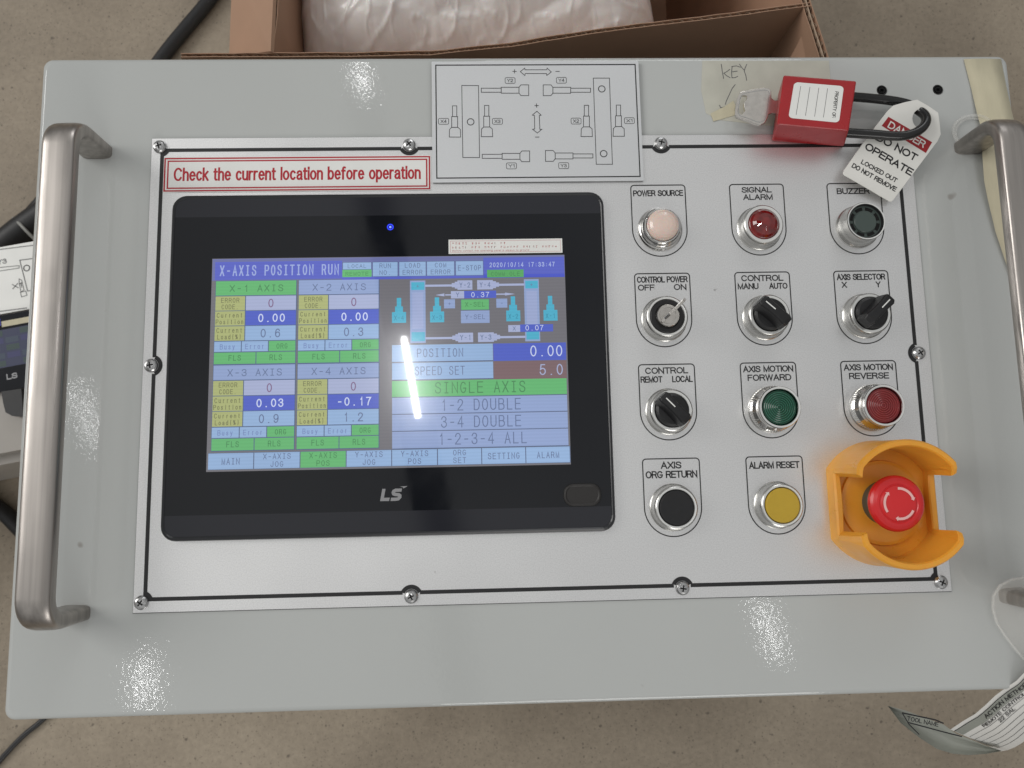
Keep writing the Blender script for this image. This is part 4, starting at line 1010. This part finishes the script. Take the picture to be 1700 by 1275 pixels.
pa = np.array(lerp4(.84, .84)); pb = np.array(lerp4(.845, .12)); ln_ = float(np.hypot(*(pb - pa))); ex2 = (pb - pa) / ln_; ey2 = np.array([-ex2[1], ex2[0]])
s.text('PROPERTY OF:', 0, 0, ln_, 2.3, 0, m_ink, .15, frame=lambda a, c_: (*(pa + ex2 * a + ey2 * c_), 25.26))
s.build('lettering', lb)
# shackle
def A6(u, v, z_): return at3(1380 + u / 5.314, 110 + v / 5.314, z_)
cp = [A6(100, 262, 12), A6(220, 272, 11), A6(340, 282, 10), A6(470, 296, 9.4), A6(600, 316, 9.2), A6(700, 345, 9.6), A6(775, 392, 11), A6(822, 430, 13.5), A6(838, 478, 16), A6(815, 530, 17.5), A6(765, 572, 18), A6(700, 600, 18), A6(620, 615, 17.6), A6(520, 614, 17), A6(400, 603, 16), A6(280, 596, 15), A6(150, 588, 14.5), A6(60, 584, 14)]
def smooth(P, n=5, closed=False):
    P = [np.array(p, float) for p in P]; out = []
    for i in range(len(P) - 1):
        p0 = P[max(i - 1, 0)]; p1 = P[i]; p2 = P[i + 1]; p3 = P[min(i + 2, len(P) - 1)]
        for k in range(n):
            t = k / n; out.append(tuple(.5 * ((2 * p1) + (-p0 + p2) * t + (2 * p0 - 5 * p1 + 4 * p2 - p3) * t * t + (-p0 + 3 * p1 - 3 * p2 + p3) * t ** 3)))
    out.append(tuple(P[-1])); return out
s = MB(); s.tube(smooth(cp), 3.0, m_shack, 16); s.build('shackle', lk)
# key in the lock
s = MB(); kz0, kz1 = 9.0, 11.2
def K6(u, v, z_=11.2): return at(1140 + u / 6.07, 90 + v / 6.07, z_)
ko = [(535, 385), (590, 366), (700, 348), (790, 335), (835, 345), (852, 372), (856, 440), (880, 462), (960, 470), (960, 604), (860, 590), (828, 600), (812, 650), (790, 690), (740, 713), (690, 702), (600, 665), (505, 635), (488, 605), (490, 540), (505, 450)]
kh = [(560, 412), (608, 418), (606, 455), (578, 490), (580, 540), (590, 570), (560, 606), (528, 600), (518, 570), (530, 520), (540, 450)]
ko2 = [K6(*p) for p in ko]; kh2 = [K6(*p) for p in kh]
import bmesh
def plate_with_hole(outer, hole, z0, z1, m_):
    bm = bmesh.new()
    vo = [bm.verts.new((a * MM, c_ * MM, z1 * MM)) for a, c_ in outer]; vh = [bm.verts.new((a * MM, c_ * MM, z1 * MM)) for a, c_ in hole]
    ed = [bm.edges.new((vo[i], vo[(i + 1) % len(vo)])) for i in range(len(vo))] + [bm.edges.new((vh[i], vh[(i + 1) % len(vh)])) for i in range(len(vh))]
    bmesh.ops.triangle_fill(bm, use_beauty=True, use_dissolve=False, edges=ed)
    for fc in bm.faces:
        if fc.normal.z < 0: fc.normal_flip()
    ret = bmesh.ops.extrude_face_region(bm, geom=list(bm.faces))
    for v in [g for g in ret['geom'] if isinstance(g, bmesh.types.BMVert)]: v.co.z = z0 * MM
    bmesh.ops.recalc_face_normals(bm, faces=list(bm.faces))
    me = bpy.data.meshes.new('plate'); bm.to_mesh(me); bm.free()
    mb = MB(); mb.add([(v.co.x / MM, v.co.y / MM, v.co.z / MM) for v in me.vertices], [tuple(p.vertices) for p in me.polygons], m_)
    bpy.data.meshes.remove(me); return mb
pk = thing('padlock_key', at3(1245, 175, 9), 'nickel key with slotted bow stuck in the red padlock', 'key')
kb = plate_with_hole(ko2, kh2, kz0, kz1, m_key).build('key_bow', pk, bevel=(.35, 2))
s = MB(); cc = np.mean(np.array(ko2), axis=0)
s.line([tuple(cc + (np.array(p) - cc) * .86) for p in ko2[:6] + ko2[12:]], .35, kz1 + .06, m_screw, closed=True)
s.build('raised_rim', kb)
s = MB(); a, c_ = K6(900, 466), K6(905, 600)
s.prism([K6(940, 480), K6(1010, 486), K6(1000, 590), K6(935, 588)], 8.6, 11.6, m_key); s.build('key_blade', pk)
# tag
def TG(u, v):  # pixel crop to the leaning tag plane
    w = max(0.0, min(1.0, (1195 - v) / 900.0)); return 5.0 + 9.5 * w
to = [(550, 345), (655, 315), (760, 293), (860, 350), (945, 408), (958, 500), (968, 600), (940, 660), (545, 1185), (530, 1196), (512, 1190), (118, 962), (104, 945), (112, 920), (300, 650), (500, 392)]
hc = (790, 462); th = [(hc[0] + 72 * math.cos(R(a)), hc[1] + 84 * math.sin(R(a))) for a in range(0, 360, 20)]
# the tag is one flat sheet: fit the plane through three corners
Pa, Pb, Pc = [np.array(A6(u, v, TG(u, v))) for u, v in ((110, 945), (530, 1190), (760, 293))]
nrm = np.cross(Pb - Pa, Pc - Pa); nrm = nrm / np.linalg.norm(nrm); nrm = nrm if nrm[2] > 0 else -nrm
def onplane(u, v, off=0.0):
    g = np.array(A6(u, v, 0)); d = g - CAMC; t = ((Pa + nrm * off - CAMC) @ nrm) / (d @ nrm); return CAMC + d * t
tg = thing('danger_tag', at3(1480, 260, 0), 'white plastic DANGER tag hanging on the padlock shackle', 'safety tag')
def tagmesh():
    exa = (Pb - Pa) / np.linalg.norm(Pb - Pa); eya = np.cross(nrm, exa)
    def loc(u, v): p = onplane(u, v) - Pa; return (float(p @ exa), float(p @ eya))
    mb = plate_with_hole([loc(*p) for p in to], [loc(*p) for p in th], -.9, 0, m_tag)
    mb.v = [tuple(Pa + exa * a + eya * c_ + nrm * z_) for a, c_, z_ in mb.v]
    return mb, exa, eya, loc
mb, exa, eya, loc = tagmesh(); tb = mb.build('tag_sheet', tg, bevel=(.2, 1))
s = MB()
s.add([tuple(onplane(u, v, .1)) for u, v in ((445, 525), (835, 765), (890, 670), (505, 445))][::1], [(0, 1, 2, 3)], m_tagred)
def lw(t, pu, qu, cap_uv, m_, bold, off):
    """baseline from pu to qu (crop pixels), cap height reached at cap_uv above pu"""
    a = np.array(loc(*pu)); c_ = np.array(loc(*qu)); L_ = float(np.hypot(*(c_ - a))); e = (c_ - a) / L_; n_ = np.array([-e[1], e[0]]); cap = abs(float((np.array(loc(*cap_uv)) - a) @ n_))
    def fr_(x_, y_):
        p = a + e * x_ + n_ * y_; return tuple(Pa + exa * p[0] + eya * p[1] + nrm * off)
    s.text(t, 0, 0, L_, cap, 0, m_, bold, frame=fr_)
lw('DANGER', (492, 538), (810, 722), (520, 480), m_tag, .17, .16)
lw('DO NOT', (385, 648), (740, 842), (418, 590), m_ink, .19, .12)
lw('OPERATE', (288, 728), (700, 970), (320, 670), m_ink, .19, .12)
lw('LOCKED OUT', (258, 858), (570, 1030), (278, 822), m_ink, .19, .12)
lw('DO NOT REMOVE', (176, 890), (562, 1108), (196, 852), m_ink, .19, .12)
s.build('lettering', tb)

# ------------------------------------------------------------------ cardboard box with a plastic bag
cb = thing('cardboard_box', (-165, 255, FLOOR), 'open brown corrugated cardboard box behind the console', 'cardboard box')
def corrugated(name, pts, ztop, zbot, th, rows, label=None, amp=None, pitch=7.5, gap=12):
    """upright board along pts (x, y) at its outer face; rows of fluting between liners, open at the top"""
    s = MB(); P = [np.array(p, float) for p in pts]; n = len(P)
    seg = [np.hypot(*(P[i + 1] - P[i])) for i in range(n - 1)]; L_ = sum(seg)
    def pos(d):
        for i in range(n - 1):
            if d <= seg[i] or i == n - 2:
                e = (P[i + 1] - P[i]) / seg[i]; return P[i] + e * d, np.array([-e[1], e[0]])
            d -= seg[i]
    zt = (lambda t: ztop) if not callable(ztop) else ztop
    K_ = max(2, int(L_ / 12)); t_l = .55
    for r_i in range(rows + 1):
        o0_ = r_i * (th - t_l) / rows
        rings = []
        for k in range(K_ + 1):
            d = L_ * k / K_; p, nn = pos(d); jz = rnd.uniform(-.5, .5); a = p + nn * o0_; c_ = p + nn * (o0_ + t_l); z_ = zt(k / K_) + jz
            rings.append([(a[0], a[1], zbot), (c_[0], c_[1], zbot), (c_[0], c_[1], z_), (a[0], a[1], z_)])
        s.loft(rings, m_card if r_i in (0, rows) else m_card2, cap0=True, cap1=True)
    hh = (th - t_l) / rows - t_l
    for r_i in range(rows):
        o0_ = r_i * (th - t_l) / rows + t_l; K2 = int(L_ / (pitch / 8)); vs = []
        for k in range(K2 + 1):
            d = L_ * k / K2; p, nn = pos(d); w_ = .5 + .48 * math.sin(2 * math.pi * d / pitch + r_i); a = p + nn * (o0_ + hh * w_); z_ = zt(k / K2) - .6 + rnd.uniform(-.3, .3)
            vs += [(a[0], a[1], z_ - gap), (a[0], a[1], z_)]
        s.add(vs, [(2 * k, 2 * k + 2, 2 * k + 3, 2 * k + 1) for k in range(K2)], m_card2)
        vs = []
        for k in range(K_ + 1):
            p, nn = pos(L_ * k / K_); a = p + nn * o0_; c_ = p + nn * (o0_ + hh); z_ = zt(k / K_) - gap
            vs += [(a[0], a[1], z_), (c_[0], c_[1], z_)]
        s.add(vs, [(2 * k, 2 * k + 2, 2 * k + 3, 2 * k + 1) for k in range(K_)], m_flute_shade)  # dark strip below the fluting: painted shade between the liners
    return s.build(name, cb, label=label)
RZ = -60.0
front = [at(300, 95, RZ), at(560, 94, RZ), at(720, 91, RZ), at(850, 77, RZ), at(1000, 53, RZ), at(1180, 32, RZ), at(1346, 10, RZ)]
corrugated('front_flap', front, RZ, FLOOR + 60, 3.4, 1, 'bent front wall with torn fluted edge')
xr = at(1350, 20, RZ)[0]
corrugated('right_wall', [at(1376, 96, RZ), at(1345, 0, RZ), (at(1345, 0, RZ)[0] - 6, 640)], RZ, FLOOR + .5, 7.0, 2, 'double fluted right wall')
corrugated('left_wall', [at(454, 82, RZ), at(461, 28, RZ), (at(461, 28, RZ)[0] + 6, 640)], RZ, FLOOR + .5, 3.0, 1)
s = MB(); s.box(-168, 255, 640, 646, FLOOR + .5, RZ, m_card); s.build('back_wall', cb)
s = MB(); s.box(-160, 240, 256, 639, FLOOR + .4, FLOOR + 5, m_card); s.build('box_bottom', cb)
s = MB(); a = at3(455, 88, RZ); c_ = at3(462, -60, RZ); d_ = at3(392, -60, RZ - 30); e_ = at3(386, 94, RZ - 40)
s.add([a, e_, d_, c_], [(0, 1, 2, 3)], m_card); s.build('side_flap', cb, label='brown side flap leaning outward', solid=3)
# inner flap at the right corner
s = MB(); s.add([at3(1346, 30, RZ - 2), at3(1312, 96, RZ - 30), at3(1372, 97, RZ - 3)], [(0, 1, 2)], m_card)
s.build('corner_flap', cb, solid=2.5)

# bag: soft pillow of wrinkled film
import mathutils.noise as mn
bag = MB(); x0, x1 = at(468, 60, -70)[0] - 14, at(1092, 50, -70)[0] + 22; y0 = 256; y1 = 560; NX, NY = 300, 180; vs = []
for j in range(NY + 1):
    for i in range(NX + 1):
        u = i / NX * 2 - 1; v = j / NY * 2 - 1
        k = max(0, (1 - abs(u) ** 5)) ** .5 * max(0, (1 - abs(v) ** 3.0)) ** .5
        X_ = (x0 + x1) / 2 + u * (x1 - x0) / 2; Y_ = (y0 + y1) / 2 + v * (y1 - y0) / 2
        p = Vector((X_ * .012, Y_ * .012, 0)); w_ = mn.noise(p) * 6
        rdg = (1 - abs(mn.noise(Vector((X_ * .02 + 3, Y_ * .035, 1)))) * 2.2); w_ += max(0, rdg) ** 9 * 5
        rdg = (1 - abs(mn.noise(Vector((X_ * .05 + Y_ * .02, Y_ * .05, 4)))) * 2.4); w_ += max(0, rdg) ** 9 * 4
        va = mn.voronoi(Vector((X_ * .020, Y_ * .026, .3)))[0]; vb = mn.voronoi(Vector((X_ * .052 + 2, Y_ * .047, 1.3)))[0]
        w_ = w_ * .5 + (va[1] - va[0]) * 9 - 4 + (vb[1] - vb[0]) * 3.2
        vs.append((X_ + mn.noise(Vector((Y_ * .03, X_ * .02, 2))) * 7 * (1 if abs(u) > .8 else .3), Y_, -215 + 160 * k + w_ * (.3 + .7 * k)))
bag.add(vs, [(j * (NX + 1) + i, j * (NX + 1) + i + 1, (j + 1) * (NX + 1) + i + 1, (j + 1) * (NX + 1) + i) for j in range(NY) for i in range(NX)], m_bag, True)
# underside, flat on the goods in the box
nb = len(vs); vs2 = [(a_[0] * .96, a_[1], -330.0) for a_ in vs[::1]]
ring_i = [i for i in range(NX + 1)] + [(j + 1) * (NX + 1) - 1 for j in range(1, NY + 1)] + [NY * (NX + 1) + i for i in range(NX - 1, -1, -1)] + [j * (NX + 1) for j in range(NY - 1, 0, -1)]
rt = [vs[i] for i in ring_i]; bag.loft([rt, [(a_[0], a_[1], FLOOR + 6) for a_ in rt]], m_bag, cap1=False, smooth=True)
tag(bag.build('plastic_bag', origin=((x0 + x1) / 2, 400, FLOOR + 6)), 'bulging white translucent plastic bag inside the cardboard box', 'plastic bag')

# ------------------------------------------------------------------ second console, seen past the left edge
c2_ = thing('control_console', at3(-60, 640, FLOOR), 'smaller looking second console glimpsed past the left edge, with dark screen and white diagram plate', 'control console')
ZA = -250.0
def Q(px_, py_, dz=0.0): return at3(px_, py_, ZA + dz)
# the top of this console: plane z = ZA, turned a little; edge vectors from the photograph
o2 = np.array(Q(0, 655)); ux = np.array(Q(50, 645.5)) - o2; ux = ux / np.linalg.norm(ux); uy = np.array([-ux[1], ux[0], 0])
def F2(a_, c_, dz=0.0): p = o2 + ux * a_ + uy * c_; return (float(p[0]), float(p[1]), ZA + dz)
def prism2(s, pts, z0, z1, m_):
    s.prism([F2(*p)[:2] for p in pts], ZA + z0, ZA + z1, m_)
s = MB(); prism2(s, [(-420, -55), (112, -55), (112, 141), (-420, 141)], FLOOR - ZA, 0, m_beige)
e2 = s.build('enclosure', c2_, bevel=(3, 3))
s = MB(); prism2(s, [(-430, -64), (117, -64), (117, -52), (-430, -52)], -60, -12, m_beige); s.build('front_rail', c2_, bevel=(4, 3))
def yof(px_, py_): p = np.array(Q(px_, py_)) - o2; return float(p @ ux), float(p @ uy)
s = MB(); yb, yt = yof(0, 523)[1], yof(0, 412)[1]; 
prism2(s, [(-160, yb), (95, yb), (95, yt), (-160, yt)], 0, 2, m_white)
pl2 = s.build('diagram_plate', c2_, label='white diagram plate of the second console')
s = MB()
def L2(pts, w=.7, closed=False): s.line([yof(*p) and F2(*yof(*p))[:2] for p in pts], w, ZA + 2.2, m_greyink, closed)
L2([(-30, 420), (0, 415.5), (60, 408)], .8); L2([(-30, 524), (0, 518), (47, 512)], .8)
L2([(70, 428), (51, 431), (35, 433), (48, 484), (80, 480)], .8)
L2([(-6, 446), (13, 444), (34, 442), (34, 446), (14, 449), (-6, 452)], .6)
L2([(34, 464), (38, 466), (42, 482), (37, 486), (34, 470)], .6, True); L2([(36, 486), (45, 484), (47, 491), (38, 494)], .6, True)
cc = F2(*yof(46.5, 446)); s.circ(cc[0], cc[1], 2.8, .9, ZA + 2.2, m_ink, 20)
for (pp, t_, w_) in (((-2, 441), 'Y3', 9), ((23, 481), 'X1', 9)):
    q0 = yof(*pp); s.text(t_, 0, 0, w_, 5, 0, m_greyink, .15, frame=lambda a_, c_: F2(q0[0] + a_, q0[1] + c_, 2.2))
s.build('axis_drawing', pl2)
s = MB(); yb, yt = yof(0, 653)[1], yof(0, 527)[1]
prism2(s, [(-330, yb), (98, yb), (98, yt), (-330, yt)], 0, 5, m_glossblack)
t2 = s.build('touch_screen', c2_, label='dark touch screen of the second console', bevel=(1.5, 2))
s = MB(); a1, b1 = yof(0, 551); a2, b2 = yof(0, 614); zz2 = 5.1
cL = [emi('lcd_far_blue', (34, 38, 62)), emi('lcd_far_slate', (42, 52, 66)), emi('lcd_far_green', (36, 52, 48)), emi('lcd_far_indigo', (40, 40, 78))]
s.poly([F2(-300, b2, zz2), F2(88, b2, zz2), F2(88, b1, zz2), F2(-300, b1, zz2)], 0, cL[0])
for i in range(9):
    for j in range(5):
        xx = -42 + i * 14; yy = b2 + (b1 - b2) * (j * .2 + .03)
        s.poly([F2(xx, yy, zz2 + .1), F2(xx + 12, yy, zz2 + .1), F2(xx + 12, yy + (b1 - b2) * .15, zz2 + .1), F2(xx, yy + (b1 - b2) * .15, zz2 + .1)], 0, cL[(i * 2 + j * 3) % 4])
s.build('display', t2)
s = MB(); q0 = yof(17, 632); s.text('LS', 0, 0, 10, 5.5, 0, m_logo, .22, frame=lambda a_, c_: F2(q0[0] + a_, q0[1] + c_, 5.2)); s.build('maker_logo', t2)
s = MB(); p0, p1 = yof(9, 545), yof(70, 531); s.poly([F2(p0[0], p0[1], 5.2), F2(p1[0], p0[1], 5.2), F2(p1[0], p0[1] + 5.5, 5.2), F2(p0[0], p0[1] + 5.5, 5.2)], 0, m_tape); s.build('notice_strip', t2)
s = MB(); p0 = yof(-10, 544); p1 = yof(7, 541); s.poly([F2(p0[0], p0[1] - 1, 5.2), F2(p1[0], p0[1] - 1, 5.2), F2(p1[0], p0[1] + 7, 5.2), F2(p0[0], p0[1] + 7, 5.2)], 0, mat('blue_notice', (.01, .015, .35), rough=.4)); s.build('blue_notice', t2)
s = MB(); pts = [yof(*p) for p in ((12, 652), (45, 647), (48, 692), (30, 692), (19, 686), (15, 670))]
prism2(s, pts, 0, 9, m_rubber)
gr = s.build('rubber_grip', c2_, label='black ribbed rubber grip below the dark screen', bevel=(2, 2))

# ------------------------------------------------------------------ cables on the floor
def cable(pts, r, m_=m_rubber):
    s = MB(); P = [at3(a_, c_, FLOOR + r + (dz if False else 0)) for a_, c_ in pts]; s.tube(smooth(P, 6), r, m_, 16); return s
cb1 = cable([(420, -110), (350, -4), (310, 45), (272, 92), (200, 190), (110, 290), (20, 390), (-60, 470)], 8.5)
c = thing('power_cable', at3(300, 50, FLOOR), 'thick black cable running from the top edge behind the console to the left', 'cable')
cb1.build('cable_jacket', c)
s = MB(); s.tube(smooth([at3(a_, c_, FLOOR + 18.5) for a_, c_ in ((150, 290), (90, 345), (40, 382), (-20, 430), (-90, 490))], 6), 18, m_rubber, 16)
cbl = thing('power_cable', at3(30, 370, FLOOR), 'thicker black cable above the diagram plate at the left edge, bound with a grey tie', 'cable')
s.build('cable_jacket', cbl)
s = MB(); s.tube([at3(22, 362, FLOOR + 28), at3(33, 372, FLOOR + 37), at3(46, 386, FLOOR + 38), at3(60, 400, FLOOR + 30)], 1.8, m_greytie, 8); s.build('cable_tie', cbl)
cable([(-60, 1330), (0, 1262), (38, 1222), (78, 1188), (150, 1110), (230, 1010)], 3.0)
s = cable([(-60, 1330), (0, 1262), (38, 1222), (78, 1188), (150, 1110), (230, 1010)], 3.0)
tag(s.build('thin_cable'), 'thin black cable crossing the floor at the lower left corner', 'cable')
s = cable([(-60, 800), (-20, 832), (8, 852), (40, 884), (90, 930)], 9)
tag(s.build('rubber_hose'), 'short black hose below the second console at the left edge', 'hose')
